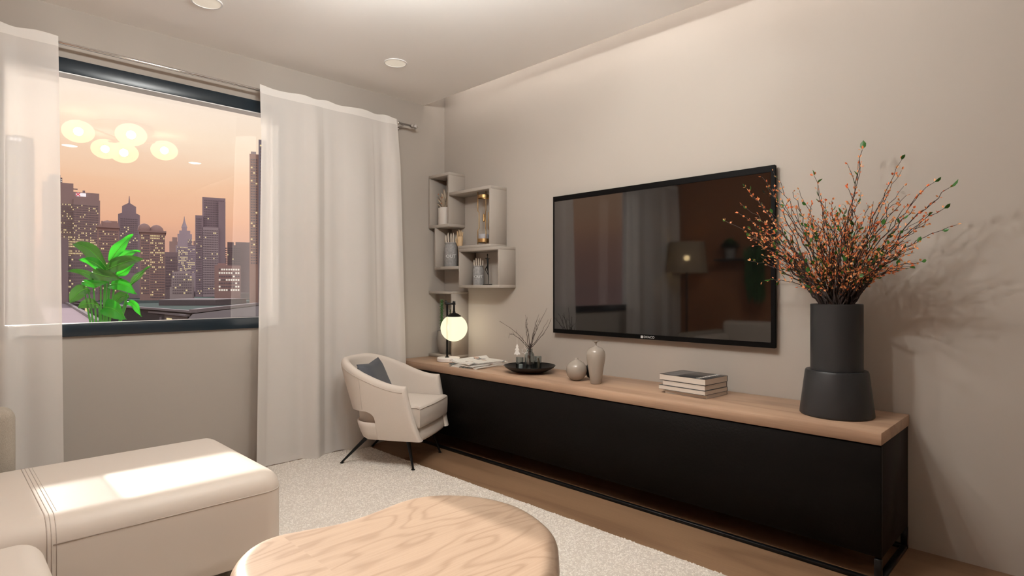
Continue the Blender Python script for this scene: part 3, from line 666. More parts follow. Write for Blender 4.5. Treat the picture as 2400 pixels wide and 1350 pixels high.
def wig(a, m_, c, n_=10, amp=.003, rn=None):
    pts = []
    for i in range(n_+1):
        t = i/n_; p = (1-t)**2*a+2*t*(1-t)*m_+t*t*c
        if 0 < i < n_: p = p+Vector((rn.uniform(-1, 1), rn.uniform(-1, 1), rn.uniform(-1, 1)))*amp
        pts.append(p-p2)
    return pts
for j, (px, py, dd) in enumerate(tips):
    T = at_depth(px, py, dp2+dd); T.x = min(T.x, 3.17)
    base = p2+Vector((rnd.uniform(-.018, .018), rnd.uniform(-.018, .018), .012)); neck = p2+Vector((rnd.uniform(-.010, .010), rnd.uniform(-.010, .010), .15))
    if px in via: q = at_depth(*via[px], dp2+dd*.5); m_ = 2*q-(neck+T)*.5
    else: m_ = neck+(T-neck)*.5+Vector((0, 0, .03))+Vector((rnd.uniform(-1, 1), rnd.uniform(-1, 1), 0))*.015
    pts = [base-p2]+wig(neck, m_, T, 10, .0025, rnd)
    tb = MB(); tb.tube(pts, [.0024-.0018*i/(len(pts)-1) for i in range(len(pts))], 6)
    for q in range(3):
        i = rnd.randint(4, len(pts)-2); d = (pts[i]-pts[i-1]).normalized(); e_ = (d+Vector((rnd.uniform(-1, 1), rnd.uniform(-1, 1), rnd.uniform(-.3, 1)))*.9).normalized()
        tb.tube([pts[i], pts[i]+e_*.015, pts[i]+e_*.028+Vector((0, 0, .004))], [.0011, .0009, .0004], 5)
    tb.build('twig', TWIG, tw, smooth=True)
def flat_poly(b, pts, o, u, n_, th):
    v = [o+u*x+Vector((0, 0, z))+n_*s_*th/2 for s_ in (-1, 1) for x, z in pts]; m_ = len(pts)
    b.add(v, [tuple(range(m_-1, -1, -1)), tuple(range(m_, 2*m_))]+[(i, (i+1) % m_, m_+(i+1) % m_, m_+i) for i in range(m_)])
to = at_depth(1212, 832.5, dp2-.02); half = [(0, .080), (.010, .058), (.005, .058), (.016, .034), (.008, .034), (.022, .006), (.005, .006), (.005, 0)]
tr = thing('tree_ornament', 'white fir tree ornament hanging by a thread from a twig', 'ornament', tuple(to))
poly = half+[(-x, z) for x, z in reversed(half) if x > 0]
nf = Vector((.7071, .7071, 0))
part('cutout', tr, WHITEP, lambda b: flat_poly(b, poly, Vector(), hu, nf, .004))
part('thread', tr, WHITEP, lambda b: b.tube([(0, 0, .079), (0, 0, .127)], .0006, 5))
stp = at_depth(1229.5, 822, dp2-.02)
st = thing('star_ornament', 'silver outlined star ornament hanging beside the white tree', 'ornament', tuple(stp))
STARM = mat('frosted_silver', (.62, .60, .57), .4)
def star(b):
    for k in range(12):
        r0, r1 = (.023, .0135) if k % 2 == 0 else (.0135, .023)
        a0, a1 = PI/2+k*PI/6, PI/2+(k+1)*PI/6
        b.tube([hu*r0*math.cos(a0)+Vector((0, 0, r0*math.sin(a0))), hu*r1*math.cos(a1)+Vector((0, 0, r1*math.sin(a1)))], .0016, 6)
part('outline', st, STARM, star); part('thread', st, WHITEP, lambda b: b.tube([(0, 0, .023), (0, 0, .085)], .0006, 5))

# ceramic vases
one('round_vase', lambda b: b.lathe([(.001, 0), (.022, 0), (.042, .012), (.058, .032), (.0655, .062), (.062, .088), (.048, .110), (.028, .123), (.014, .129), (.011, .136), (.012, .141), (.007, .141), (.006, .13)], (2.885, 2.31, CT), 48), VASEC, 'small round cream vase with tiny neck, left of the tall vase', 'vase', smooth=True)
one('tall_vase', lambda b: b.lathe([(.001, 0), (.031, 0), (.033, .003), (.040, .05), (.050, .11), (.057, .155), (.0575, .178), (.053, .198), (.040, .215), (.020, .224), (.008, .229), (.0045, .236), (.005, .246), (.012, .254), (.0235, .259), (.0235, .2615), (.008, .259), (.003, .25)], (2.873, 2.150, CT), 48), VASEC, 'tall cream vase with broad shoulders and thin flared neck', 'vase', smooth=True)
one('black_round_vase', lambda b: b.lathe([(.001, 0), (.02, 0), (.042, .014), (.0545, .040), (.056, .056), (.050, .080), (.030, .099), (.012, .106), (.010, .112), (.001, .112)], (3.015, 2.275, CT), 40), BLACKM, 'small black round vase half hidden behind the tall vase', 'vase', smooth=True)

# books
def book(x, y, z, rz, dx, dy, th, label, cover, title=False):
    t = thing('book', label, 'book', (x, y, z), rz, 'books stacked on the console')
    c = .002
    part('pages', t, PAPER, lambda b: b.box(-dx/2+.001, dx/2-.006, -dy/2+.001, dy/2-.001, c, th-c))
    part('front_cover', t, cover, lambda b: b.box(-dx/2, dx/2-.002, -dy/2, dy/2, th-c, th), bevel=.0006, seg=1)
    part('back_cover', t, cover, lambda b: b.box(-dx/2, dx/2-.002, -dy/2, dy/2, 0, c), bevel=.0006, seg=1)
    part('spine', t, cover, lambda b: b.box(dx/2-.004, dx/2, -dy/2, dy/2, .0003, th-.0003), bevel=.001, seg=1)
    if title:
        M = Matrix(((1, 0, 0, 0), (0, 1, 0, -dy*.33), (0, 0, 1, th+.0004), (0, 0, 0, 1))) 
        text_mesh('title', 'NONONAAN', .034, WHITEP, t, M, .0003)
        part('painted_sheen_panel', t, SHEENM, lambda b: b.box(-dx/2+.004, dx/2-.012, dy*.12, dy*.42, th+.0001, th+.0004))
    return t
COV = mat('charcoal_cover', (.03, .029, .03), .35)
COV2 = mat('mottled_cover', (.10, .10, .10), .5, noise=.9, nscale=60)
COV3 = mat('pale_cover', (.40, .36, .32), .6)
SHEENM = mat('painted_cover_sheen', (.10, .098, .10), .35, noise=.8, nscale=6, stretch=(1, 4, 1))  # pale sheen of the glossy cover, painted as grey streaks
z = CT
for (dxx, dyy, ddx, ddy, th, rz, cv, lab, ti) in ((.215, .255, .008, -.012, .0195, -.06, COV3, 'pale-covered book at the bottom of the stack', 0), (.228, .288, .0, .002, .0235, -.085, COV2, 'book with mottled cover second from the bottom of the stack', 0),
        (.222, .262, .0, -.008, .0275, -.08, COV, 'charcoal book directly beneath the titled top book', 0), (.226, .284, 0, .0, .0325, -.08, COV, 'dark book with white title on top of the stack', 1)):
    book(2.985+ddx, 1.568+ddy, z, rz, dxx, dyy, th, lab, cv, ti); z += th+.0004

# big vase with berry branches
VX, VY = 2.960, .842
bv = thing('tiered_vase', 'large matte black two-tier vase at the right end of the console', 'vase', (VX, VY, CT))
part('lower_tier', bv, VASEB, lambda b: b.lathe([(.001, 0), (.150, 0), (.1535, .004), (.1535, .010), (.131, .196), (.127, .205), (.10, .206)], seg=96), smooth=True, angle=.8)
part('upper_tier', bv, VASEB, lambda b: b.lathe([(.108, .2065), (.108, .507), (.1055, .509), (.103, .507), (.103, .22), (.001, .215)], seg=96, cap0=False), smooth=True, angle=.8)
br = thing('berry_branches', 'wild bunch of dark branches with orange and green leaves in the black vase', 'branches', (VX, VY, CT+.3))
B0 = Vector((VX, VY, CT+.3))
rnd = random.Random(21)
tips = [(1700, 518), (1732, 500), (1748, 440), (1758, 452), (1786, 415), (1812, 402), (1803, 440), (1908, 412), (1918, 434), (1858, 450), (1874, 446), (2021, 350), (2021, 352), (2113, 375), (2113, 400),
        (2225, 440), (2190, 427), (2243, 527), (2212, 489), (2118, 437), (2124, 458), (2146, 578), (2018, 450), (2000, 460), (2034, 480), (1936, 500), (1980, 495), (2060, 480), (2085, 520), (1760, 540), (1790, 560), (1810, 500), (1740, 480),
        (1830, 470), (1895, 480), (1950, 470), (2140, 490), (2170, 520), (2100, 560), (2045, 640), (1886, 676), (1815, 600), (1770, 575)]
for i in range(14): tips.append((1962+rnd.uniform(-70, 80), rnd.uniform(470, 620)))
for i in range(46):
    a = rnd.uniform(-1, 1); tips.append((1962+a*215, 545+60*abs(a)*rnd.random()+rnd.uniform(-70, 80)))
leafb = []   # (point, dir)
def leaf_mesh(b, p, d, L_, w_):
    d = d.normalized(); s_ = d.cross(Vector((rnd.uniform(-1, 1), rnd.uniform(-1, 1), rnd.uniform(-1, 1)))).normalized(); n_ = d.cross(s_)
    pt = lambda t, q, h: p+d*L_*t+s_*w_*q+n_*h
    b.add([pt(0, 0, 0), pt(.35, .45, .12*L_), pt(.35, -.45, .12*L_), pt(.7, .42, .10*L_), pt(.7, -.42, .10*L_), pt(1, 0, 0), pt(.5, 0, 0)], [(0, 1, 6), (0, 6, 2), (1, 3, 6), (2, 6, 4), (3, 5, 6), (4, 6, 5)])
om = MB(); gleaves = []
for j, (px, py) in enumerate(tips):
    u_ = (px-1962)/280
    X_ = min(3.14, max(2.62, VX-.06+rnd.uniform(-.16, .2)-.10*max(0, u_)))
    T = on_x(px, py, X_)
    a = rnd.uniform(0, 2*PI); ro = rnd.uniform(.02, .09)
    side = max(-1, min(1, u_))
    mouth = Vector((VX+hu.x*side*.06+.05*math.cos(a)*.6, VY+hu.y*side*.06+.05*math.sin(a)*.6, CT+.505))
    base = Vector((VX+(VX-mouth.x)*.5, VY+(VY-mouth.y)*.5, CT+.25))
    mid = mouth+(T-mouth)*.45+Vector((0, 0, .05+.06*abs(u_)))
    pts = [base]; N_ = 18
    for i in range(N_+1):
        t = i/N_; p = (1-t)**2*mouth+2*t*(1-t)*mid+t*t*T
        if 0 < i < N_: p = p+Vector((rnd.uniform(-1, 1), rnd.uniform(-1, 1), rnd.uniform(-.6, .6)))*.0085
        p.x = min(p.x, 3.165); pts.append(p)
    tb = MB(); r0 = .0034 if j % 3 else .0042
    tb.tube([p-B0 for p in pts], [r0*(1-.78*i/(N_+1)) for i in range(N_+2)], 6)
    L_ = (T-mouth).length
    for i in range(4, N_+2):
        d = (pts[i]-pts[i-1]).normalized()
        for q in range(2 if i > 5 else 1):
            if rnd.random() < .72:
                e_ = (d*.7+Vector((rnd.uniform(-1, 1), rnd.uniform(-1, 1), rnd.uniform(-.5, 1)))*.8).normalized()
                leaf_mesh(om, pts[i]-B0+e_*.004, e_, rnd.uniform(.011, .0165), rnd.uniform(.0075, .0105))
        if i in (6, 8, 11, 13, 15) and rnd.random() < .62:          # side shoot
            e_ = (d+Vector((rnd.uniform(-1, 1), rnd.uniform(-1, 1), rnd.uniform(-.2, .8)))*.6).normalized(); ll = rnd.uniform(.04, .10)
            q0 = pts[i]; q1 = q0+e_*ll*.5+Vector((0, 0, .006)); q2 = q0+e_*ll; 
            for q_ in (q1, q2): q_.x = min(q_.x, 3.165)
            tb.tube([q0-B0, q1-B0, q2-B0], [.0014, .0011, .0006], 5)
            for q in range(4):
                t = rnd.uniform(.3, 1); pp = q0.lerp(q2, t); e2 = (e_+Vector((rnd.uniform(-1, 1), rnd.uniform(-1, 1), rnd.uniform(-1, 1)))*.8).normalized()
                leaf_mesh(om, pp-B0, e2, rnd.uniform(.011, .0165), rnd.uniform(.0075, .0105))
        if i > 5 and rnd.random() < .19: gleaves.append((pts[i]-B0, (d+Vector((rnd.uniform(-1, 1), rnd.uniform(-1, 1), rnd.uniform(-.3, .8)))*.8).normalized(), rnd.uniform(.021, .031)))
    if px in (1908, 2225, 2190, 1748) or (px, py) == (2021, 350): gleaves.append((T-B0, (T-pts[-3]).normalized(), .044 if px in (2225, 2021) else .030))
    tb.build('branch', TWIG, br, smooth=True)
stuff(om.build('orange_leaves', ORANGE, br, fix=False))
for p, d, L_ in gleaves:
    b = MB(); leaf_mesh(b, p, d, L_, L_*.62); b.build('leaf', GREENL, br, smooth=True, fix=False)

# ================================================================== ARMCHAIR
AC = thing('armchair', 'cream linen barrel armchair with open lower back, in the corner before the curtain', 'armchair', (2.300, 3.485, 0), PI/6)
def plan(t):
    """outer rim outline; t in -1..1, left front -> back -> right front. returns x, y"""
    s = abs(t); sg_ = 1 if t > 0 else -1
    hw, yf, ys, yb = .318, -.215, .04, .345
    if s > .62: k = (s-.62)/.38; return sg_*hw*(1-.02*k), ys+(yf-ys)*k
    a = PI/2*(s/.62); return sg_*hw*math.sin(a)**.92 if a > 0 else 0, ys+(yb-ys)*math.cos(a)
ZB = .19
def rim(t): k = max(0, min(1, (1-abs(t))/.85)); k = k*k*(3-2*k); return .565+.155*k
def outer(t, z):
    x, y = plan(t); k = max(0, min(1, (z-ZB)/(rim(t)-ZB)))
    sx = .80+.20*k**.55; x *= sx
    if y > .04: y = .04+(y-.04)*(.34+.66*min(1, k*1.12)**.75)
    s = abs(t)
    if s > .62: y -= (.095*(1-k)**1.5)*((s-.62)/.38)
    return Vector((x, y, z))
def shell(zlow, zhigh, thick, ts, rimround):
    rs_ = []
    for j, t in enumerate(ts):
        zl, zh_ = zlow(t), zhigh(t); th_ = thick
        def nrm(z):
            e_ = .01; a, c = outer(max(-1, t-e_), z), outer(min(1, t+e_), z); d = c-a; return Vector((d.y, -d.x, 0)).normalized()
        ring = []; NO = 9
        for k in range(NO): z = zl+(zh_-rimround-zl)*k/(NO-1); ring.append(outer(t, z))
        zc = zh_-rimround
        for a in (30, 60, 90, 120, 150):
            r_ = math.radians(a); P = outer(t, zc)
            ring.append(P-nrm(zc)*(-1)*(th_/2)*(1-math.cos(r_))*(-1)*1.0+Vector((0, 0, rimround*math.sin(r_))))
        for k in range(NO): z = zc+(zl-zc)*k/(NO-1); ring.append(outer(t, z)-nrm(z)*th_)
        rs_.append(ring)
    # fix direction: make sure the offset goes inwards
    return rs_
def mk_shell(name, zlow, zhigh, thick, ts, rr_, m):
    rs_ = []
    for t in ts:
        zl, zh_ = zlow(t), zhigh(t); zc = zh_-rr_; ring = []; NO = 9
        def inn(z):
            e_ = .02; a, c = outer(max(-1, t-e_), z), outer(min(1, t+e_), z); d = c-a; n_ = Vector((d.y, -d.x, 0)).normalized()
            p = outer(t, z)
            if n_.dot(Vector((0, .0, z))-p+Vector((0, -.0, 0))) < 0: n_ = -n_
            return n_
        for k in range(NO): z = zl+(zc-zl)*k/(NO-1); ring.append(outer(t, z))
        for a in (30, 60, 90, 120, 150):
            r_ = math.radians(a); ring.append(outer(t, zc)+inn(zc)*(thick/2)*(1-math.cos(r_))+Vector((0, 0, rr_*math.sin(r_))))
        for k in range(NO): z = zc+(zl-zc)*k/(NO-1); ring.append(outer(t, z)+inn(z)*thick)
        rs_.append(ring)
    def shrink(ring, f, push):
        c = sum(ring, Vector())/len(ring); d = push
        n_ = len(ring); out = []
        for i in range(n_):
            p = ring[i]; q = ring[n_-1-i]; mid = (p+q)/2; out.append(mid+(p-mid)*f+d)
        return out
    for end in (0, -1):
        ring = rs_[end]; d0 = Vector((0, -1, 0))
        extra = [shrink(ring, .86, d0*.012), shrink(ring, .55, d0*.020)]
        if end == 0: rs_ = [extra[1], extra[0]]+rs_
        else: rs_ = rs_+[extra[0], extra[1]]
    b = MB(); b.rings(rs_); return b.build(name, m, AC, smooth=True, angle=1.2)
ts = [-1+2*i/96 for i in range(97)]
def zlow(t):
    y = plan(t)[1]; y0, r_ = -.005, .065
    if y <= y0-.001: return ZB+.012
    # rounded notch end
    q = min(1, (y-y0)/r_); return .335+.055*math.sqrt(max(0, 1-(1-q)**2))
tl = [t for t in ts]
tsf = sorted(set(ts+[s*q for s in (-1, 1) for q in np.linspace(.56, .71, 60)]))
mk_shell('back_shell', zlow, rim, .058, tsf, .030, CHAIRF)
# lower tub: same skin, only up to the notch
def tubrings():
    out = []
    loop = ts
    for (z, f) in ((ZB-.002, .86), (ZB+.006, .95), (ZB+.02, .99), (.24, .996), (.28, .996), (.305, .99), (.313, .95), (.300, .90)):
        ring = [outer(t, max(z, ZB)) for t in loop]
        ring = [Vector((p.x*(1-.10*max(0, (abs(t)-.90)/.10)**2), p.y, p.z)) for p, t in zip(ring, loop)]
        front = [Vector((ring[-1].x+(ring[0].x-ring[-1].x)*k/12, ring[0].y-.020*math.sin(PI*k/12)**.5, 0)) for k in range(1, 12)]
        ring = [Vector((p.x*f, (p.y+.05)*f-.05, z)) for p in ring+front]
        out.append(ring)
    return out
b = MB(); b.rings(tubrings()); b.build('seat_base', CHAIRF, AC, smooth=True, angle=1.2)
def cushion():
    pts = []
    loop = [outer(t, .30) for t in ts]
    out = []
    for z, f, in ((.285, .93), (.292, .965), (.30, .975), (.36, .985), (.405, .985), (.420, .965), (.428, .92), (.434, .7), (.437, .35)):
        ring = []
        for p in loop: ring.append(Vector((p.x*.80, min(p.y*1.05, .20), 0)))
        fr = [Vector((ring[-1].x+(ring[0].x-ring[-1].x)*k/12, ring[0].y, 0)) for k in range(0, 13)]
        fr = [Vector((q.x*1.10, q.y-.035-.012*math.sin(PI*k/12), 0)) for k, q in enumerate(fr)]
        ring = [Vector((p.x*f, (p.y+.05)*f-.05, z)) for p in ring+fr]; out.append(ring)
    return out
b = MB(); b.rings(cushion()); cu = b.build('seat_cushion', CHAIRF, AC, smooth=True, angle=1.2)
cr_ = cushion()[4]
part('piping', cu, SEAMM, lambda b: b.tube([p+Vector((0, 0, .008)) for p in cr_]+[cr_[0]+Vector((0, 0, .008))], .0022, 6), smooth=True)
def outn(t, z, e): 
    p = outer(t, z); a = outer(max(-1, t-.02), z); c = outer(min(1, t+.02), z); d = c-a; n_ = Vector((d.y, -d.x, 0)).normalized()
    if n_.dot(p) < 0: n_ = -n_
    return p+n_*e
part('piping', AC, SEAMM, lambda b: b.tube([outn(t, rim(t)-.040, .0005) for t in ts], .0018, 6), smooth=True)
for t in (-.56, .56): part('seam', AC, SEAMM, lambda b: b.tube([outn(t, z, .0003) for z in np.linspace(.40, rim(t)-.04, 12)], .0013, 6), smooth=True)
for sx, sy in ((-1, -1), (1, -1), (-1, 1), (1, 1)):
    tx, ty = .185*sx, (-.20 if sy < 0 else .075); fx, fy = (.232*sx, -.262) if sy < 0 else (.215*sx, .27)
    zf = .0135 if (sx, sy) != (1, -1) else .0005
    lg = part('leg', AC, BLACKM, lambda b: b.tube([(tx, ty, .215), (fx, fy, zf+.006)], [.015, .0065], 12), smooth=True, angle=1)
    part('glide', lg, BLACKM, lambda b: b.lathe([(.012, zf), (.012, zf+.005), (.007, zf+.007)], (fx, fy, 0), 12), smooth=True, angle=.7)
pl = thing('throw_pillow', 'slate grey satin pillow leaning in the armchair', 'pillow')
def pil(b):
    n_ = 16
    for s_ in (1, -1):
        def f(u, v):
            a, c = 2*u-1, 2*v-1; th_ = .050*((1-a**4)*(1-c**4))**.55; pinch = 1-.14*((1-abs(a))*abs(c)+(1-abs(c))*abs(a))
            return (a*.160*pinch, s_*th_, c*.155*pinch)
        b.grid(f, n_, n_)
o = part('pillow_cover', pl, PILLOW, pil, smooth=True)
part('care_tag', pl, BLACKM, lambda b: b.box(.135, .152, -.0015, .0015, -.145, -.12))
pl.matrix_world = Matrix.Translation((2.300, 3.485, 0)) @ Matrix.Rotation(PI/6, 4, 'Z') @ Matrix.Translation((-.032, .110, .547)) @ Matrix.Rotation(-.42, 4, 'X') @ Matrix.Rotation(math.radians(-3), 4, 'Y')

# ================================================================== SEEN ONLY IN THE SCREEN'S REFLECTION
flp = thing('floor_lamp', 'floor lamp with drum shade, seen reflected in the television screen', 'lamp', (-.48, 3.66, 0))
part('base', flp, BLACKM, lambda b: b.lathe([(.001, 0), (.14, 0), (.14, .015), (.02, .025), (.001, .025)], seg=32), smooth=True, angle=.7)
part('pole', flp, BLACKM, lambda b: b.tube([(0, 0, .02), (0, 0, 1.62)], .012, 12), smooth=True)
SHADE = cloth_sheer('lamp_shade_linen', (.34, .27, .20), .9)
part('lamp_shade', flp, SHADE, lambda b: b.lathe([(.255, 1.39), (.215, 1.78)], seg=40, cap0=False, cap1=False), smooth=True)
part('bulb', flp, emission('warm_bulb', (1, .72, .35), 60), lambda b: b.sphere(.035, (0, 0, 1.58)), smooth=True)
BLK = mat('black_shelf', (.02, .018, .016), .5)
one('floating_shelf', lambda b: b.box(XL+.001, XL+.20, 2.70, 3.35, 1.535, 1.56), BLK, 'thin black floating shelf on the terracotta wall, reflected in the screen', 'shelf', bevel=.002)
t = thing('bushy_pot_plant', 'round bushy plant in a grey pot, reflected in the screen', 'plant', (XL+.11, 3.18, 1.5605))
part('pot_wall', t, POTG, lambda b: b.lathe([(.001, 0), (.055, 0), (.07, .14), (.065, .14), (.06, .12), (.001, .12)], seg=24), smooth=True, angle=.7)
rnd = random.Random(9)
def bush(b, n_, c, r, L_):
    for i in range(n_):
        d = Vector((rnd.gauss(0, 1), rnd.gauss(0, 1), abs(rnd.gauss(0, 1)))).normalized(); p = Vector(c)+d*r*rnd.random()**.5
        s_ = d.cross(Vector((0, 0, 1))).normalized() if abs(d.z) < .99 else Vector((1, 0, 0))
        b.add([p, p+d*L_*.5+s_*L_*.25, p+d*L_, p+d*L_*.5-s_*L_*.25], [(0, 1, 2, 3)])
stuff(part('foliage', t, DGREEN, lambda b: bush(b, 700, (0, 0, .13), .085, .05), fix=False))
t = thing('trailing_plant', 'trailing green plant hanging from the black shelf, reflected in the screen', 'plant', (XL+.11, 2.83, 1.5605))
part('pot_wall', t, POTG, lambda b: b.lathe([(.001, 0), (.05, 0), (.06, .10), (.055, .10), (.05, .08), (.001, .08)], seg=24), smooth=True, angle=.7)
def trail(b):
    bush(b, 200, (0, 0, .09), .07, .045)
    for i in range(16):
        a = rnd.uniform(-.10, .10); L_ = rnd.uniform(.25, .62); x = rnd.uniform(.02, .12)
        for k in range(int(L_/.012)):
            p = Vector((.10+rnd.uniform(-.012, .012), a+rnd.uniform(-.015, .015), .06-k*.012)); d = Vector((rnd.uniform(0, 1), rnd.uniform(-1, 1), rnd.uniform(-1, .2))).normalized()*.035; s_ = Vector((d.y, -d.x, .3))*.35
            b.add([p, p+d*.5+s_, p+d, p+d*.5-s_], [(0, 1, 2, 3)])
stuff(part('foliage', t, DGREEN, trail, fix=False))

# ================================================================== TERRACE AND PLANT OUTSIDE
TILE = mat('terrace_concrete', (.30, .28, .27), .8, noise=.1)
struct(part('floor_terrace', None, TILE, lambda b: b.box(-3, 6, YW+.08, 7.2, -.14, -.02)))
struct(part('wall_terrace', None, TILE, lambda b: b.box(-3, 6, 7.05, 7.2, -.02, .72)))
PD = 4.99
pc = at_depth(240, 757, PD)
pot = thing('terrace_planter', 'tall planter on the terrace below the window edge', 'pot', (pc.x, pc.y, -.02))
part('pot_wall', pot, VASEB, lambda b: b.lathe([(.001, 0), (.14, 0), (.20, .46), (.185, .46), (.18, .42), (.001, .42)], seg=32), smooth=True, angle=.7)
bp_ = thing('banana_leaf_plant', 'vivid green broad-leaved plant outside the window, standing in for one reflected in the pane', 'plant', (pc.x, pc.y, .40))  # added outside in place of a plant's reflection in the glass
PB = Vector((pc.x, pc.y, .40))
def bleaf(base, tip, wpx, dd, bend, m, fold=.25):
    A_ = at_depth(*base, PD); T = at_depth(*tip, PD+dd); W2 = wpx*PD/FPX/2; d = T-A_; L_ = d.length
    F_ = Vector((.7071, .7071, 0)); s_ = d.cross(F_).normalized(); n_ = s_.cross(d.normalized())
    def f(u, v):
        q = 2*v-1; ww = math.sin(PI*min(1, (u*.93+.07))**.8)**.75 if u < 1 else 0
        c = A_.lerp(T, u)+Vector((0, 0, bend*math.sin(PI*u)))
        return tuple(c+s_*W2*q*ww+n_*(-fold*W2*abs(q)*ww+.012*math.sin(u*9+q*2)*abs(q))-PB)
    lf = part('leaf', bp_, m, lambda b: b.grid(f, 14, 6), smooth=True, fix=False)
    part('midrib', lf, RIBG, lambda b: b.tube([Vector(f(k/8, .5))-n_*.002 for k in range(8)], [.004*(1-k/9) for k in range(8)], 6), smooth=True)
    return A_
LV = [((250, 628), (172, 571), 34, .05, .05, DEEPG), ((258, 612), (312, 549), 26, .10, .02, BRIGHTG), ((275, 612), (329, 590), 20, .18, .03, BRIGHTG), ((248, 634), (336, 606), 32, -.05, .02, DEEPG),
      ((246, 634), (186, 608), 22, -.08, .03, BRIGHTG), ((272, 646), (317, 613), 18, .05, -.02, BRIGHTG), ((236, 662), (157, 635), 15, .0, .035, DEEPG), ((216, 638), (284, 652), 30, -.12, -.01, DEEPG),
      ((303, 672), (353, 624), 13, .1, .02, DEEPG), ((194, 660), (256, 660), 18, -.15, -.02, BRIGHTG), ((207, 676), (163, 712), 34, -.05, .03, DEEPG), ((258, 668), (322, 690), 28, -.12, .04, BRIGHTG),
      ((300, 690), (262, 716), 26, .05, .02, DEEPG), ((232, 716), (181, 722), 24, -.04, .03, DEEPG), ((298, 708), (332, 742), 17, -.03, .04, BRIGHTG), ((243, 720), (296, 748), 42, -.2, .03, BRIGHTG)]
STEMG = leafy('plant_stalk', (.06, .34, .03), .2)
for q in LV:
    A_ = bleaf(*q)
    g0 = Vector((PB.x+(q[0][0]-245)*.0008, PB.y-(q[0][0]-245)*.0008, .41))
    part('stalk', bp_, STEMG, lambda b: b.tube([g0-PB, g0.lerp(A_, .5)-PB+Vector(((A_.x-g0.x)*-.2, (A_.y-g0.y)*-.2, 0)), A_-PB], [.011, .008, .005], 8), smooth=True)

# ================================================================== CITY
GZ = -62.0
gm = mat('city_ground', (.085, .07, .08), 1.0, spec=0)
struct(part('ground', None, gm, lambda b: b.box(-1500, 3000, 30, 4500, GZ-1, GZ)))
def bmat(name, c, n_=.08): return mat(name, c, 1.0, spec=0, noise=n_, nscale=.05)
LITY = emission('lit_window_yellow', (1.0, .80, .42), .85)
LITW = emission('lit_window_white', (1.0, .92, .80), .9)
DARKW = mat('dim_window', (.19, .16, .20), .35)  # pane colour lightened to carry the city haze
def U(px, d): return (px-1200)/FPX*d
def Z(py, d): return EYE+(675-py)/FPX*d
SCX = [1]
def building(name, label, d, parts, m, px_c, windows=(), extra=None, depth=None, group=None, cat='building'):
    """parts: (px0, px1, py_top, dy0, dy1[, mat]) blocks in metres behind the facade plane at distance d"""
    uc = U(px_c, d); loc = Vector((.70711, .70711, 0))*d+Vector((.70711, -.70711, 0))*uc
    t = thing(name, label, cat, (loc.x, loc.y, GZ), math.atan2(loc.y, loc.x)-PI/2, group)
    cs = FPX/math.hypot(FPX, px_c-1200)         # the facade squarely faces the line of sight
    t.scale = (1, 1, 1); SCX[0] = cs
    for q in parts:
        x0, x1, zt = (U(q[0], d)-uc)*cs, (U(q[1], d)-uc)*cs, Z(q[2], d)-GZ
        pm = q[5] if len(q) > 5 and q[5] else m; zb = q[6] if len(q) > 6 else 0
        zb = (Z(q[6], d)-GZ) if len(q) > 6 else 0
        part('block', t, pm, lambda b: b.box(x0, x1, q[3], q[4], zb, zt))
    for wn in windows:
        px0, px1, py0, py1, nx, nz, lit, y = wn[:8]; lm = wn[8] if len(wn) > 8 else LITY
        rw = random.Random(int(px0*7+py0)); lb, db = MB(), MB()
        X0, X1, Z1, Z0 = (U(px0, d)-uc)*cs, (U(px1, d)-uc)*cs, Z(py0, d)-GZ, Z(py1, d)-GZ
        cw, chh = (X1-X0)/nx, (Z1-Z0)/nz
        rowlit = [rw.random() for _ in range(nz)]
        for j in range(nz):
            for i in range(nx):
                x, zz = X0+cw*i, Z0+chh*j; L_ = rw.random() < lit*(2.0 if rowlit[j] > .6 else .45)
                (lb if L_ else db).box(x+cw*.16, x+cw*.84, y-.12, y+.02, zz+chh*.28, zz+chh*.75)
        if lb.v: stuff(lb.build('lit_windows', lm, t, fix=False))
        if db.v: stuff(db.build('windows', DARKW, t, fix=False))
    if extra: extra(t, lambda px: (U(px, d)-uc)*cs)
    return t
cA = bmat('tower_mauve', (.40, .31, .32)); cB = bmat('tower_blue', (.36, .30, .36)); cC = bmat('brick_brown', (.40, .285, .28)); cD = bmat('tower_grey', (.48, .42, .48)); cE = bmat('haze_far', (.40, .31, .31)); cF = bmat('pale_block', (.42, .38, .41)); cG = bmat('dark_mauve', (.30, .245, .28))  # distance haze is mixed into these facade colours, there is no volume
SIGNW = emission('lit_sign_white', (1, .9, .92), 1.1); SIGNR = emission('lit_sign_red', (.9, .12, .16), .9)
def sign1(t, uc):
    d = 300; X0, X1, Z0, Z1 = uc(178), uc(202), Z(459, d)-GZ, Z(450, d)-GZ; h = Z1-Z0
    part('lit_sign', t, SIGNW, lambda b: b.box(X0, X1, -.8, -.4, Z0, Z0+h*.85))
    def X_(b):
        for s_ in (-1, 1):
            M = Matrix.Translation((X0+h*.45, -1, Z0+h*.45)) @ Matrix.Rotation(s_*PI/4, 4, 'Y'); b.box(-h*.12, h*.12, -.1, .1, -h*.6, h*.6, M)
    part('sign_emblem', t, SIGNR, X_)
    part('roof_gear', t, cG, lambda b: (b.box(uc(171), uc(182), 2, 4, Z(441.5, d)-GZ, Z(440, d)-GZ), b.box(uc(194), uc(200), 2, 5, Z(448, d)-GZ, Z(443, d)-GZ)))
building('office_tower', 'broad office tower with lit rows and a red and white rooftop sign', 300,
    [(100, 172, 432, 0, 24), (172, 234, 449, 0, 20), (172, 236, 466, -1, 16), (100, 172, 428, 3, 20)], cA, 168,
    [(142, 232, 478, 640, 26, 30, .38, -1), (142, 170, 640, 700, 8, 10, .5, 0)], sign1)
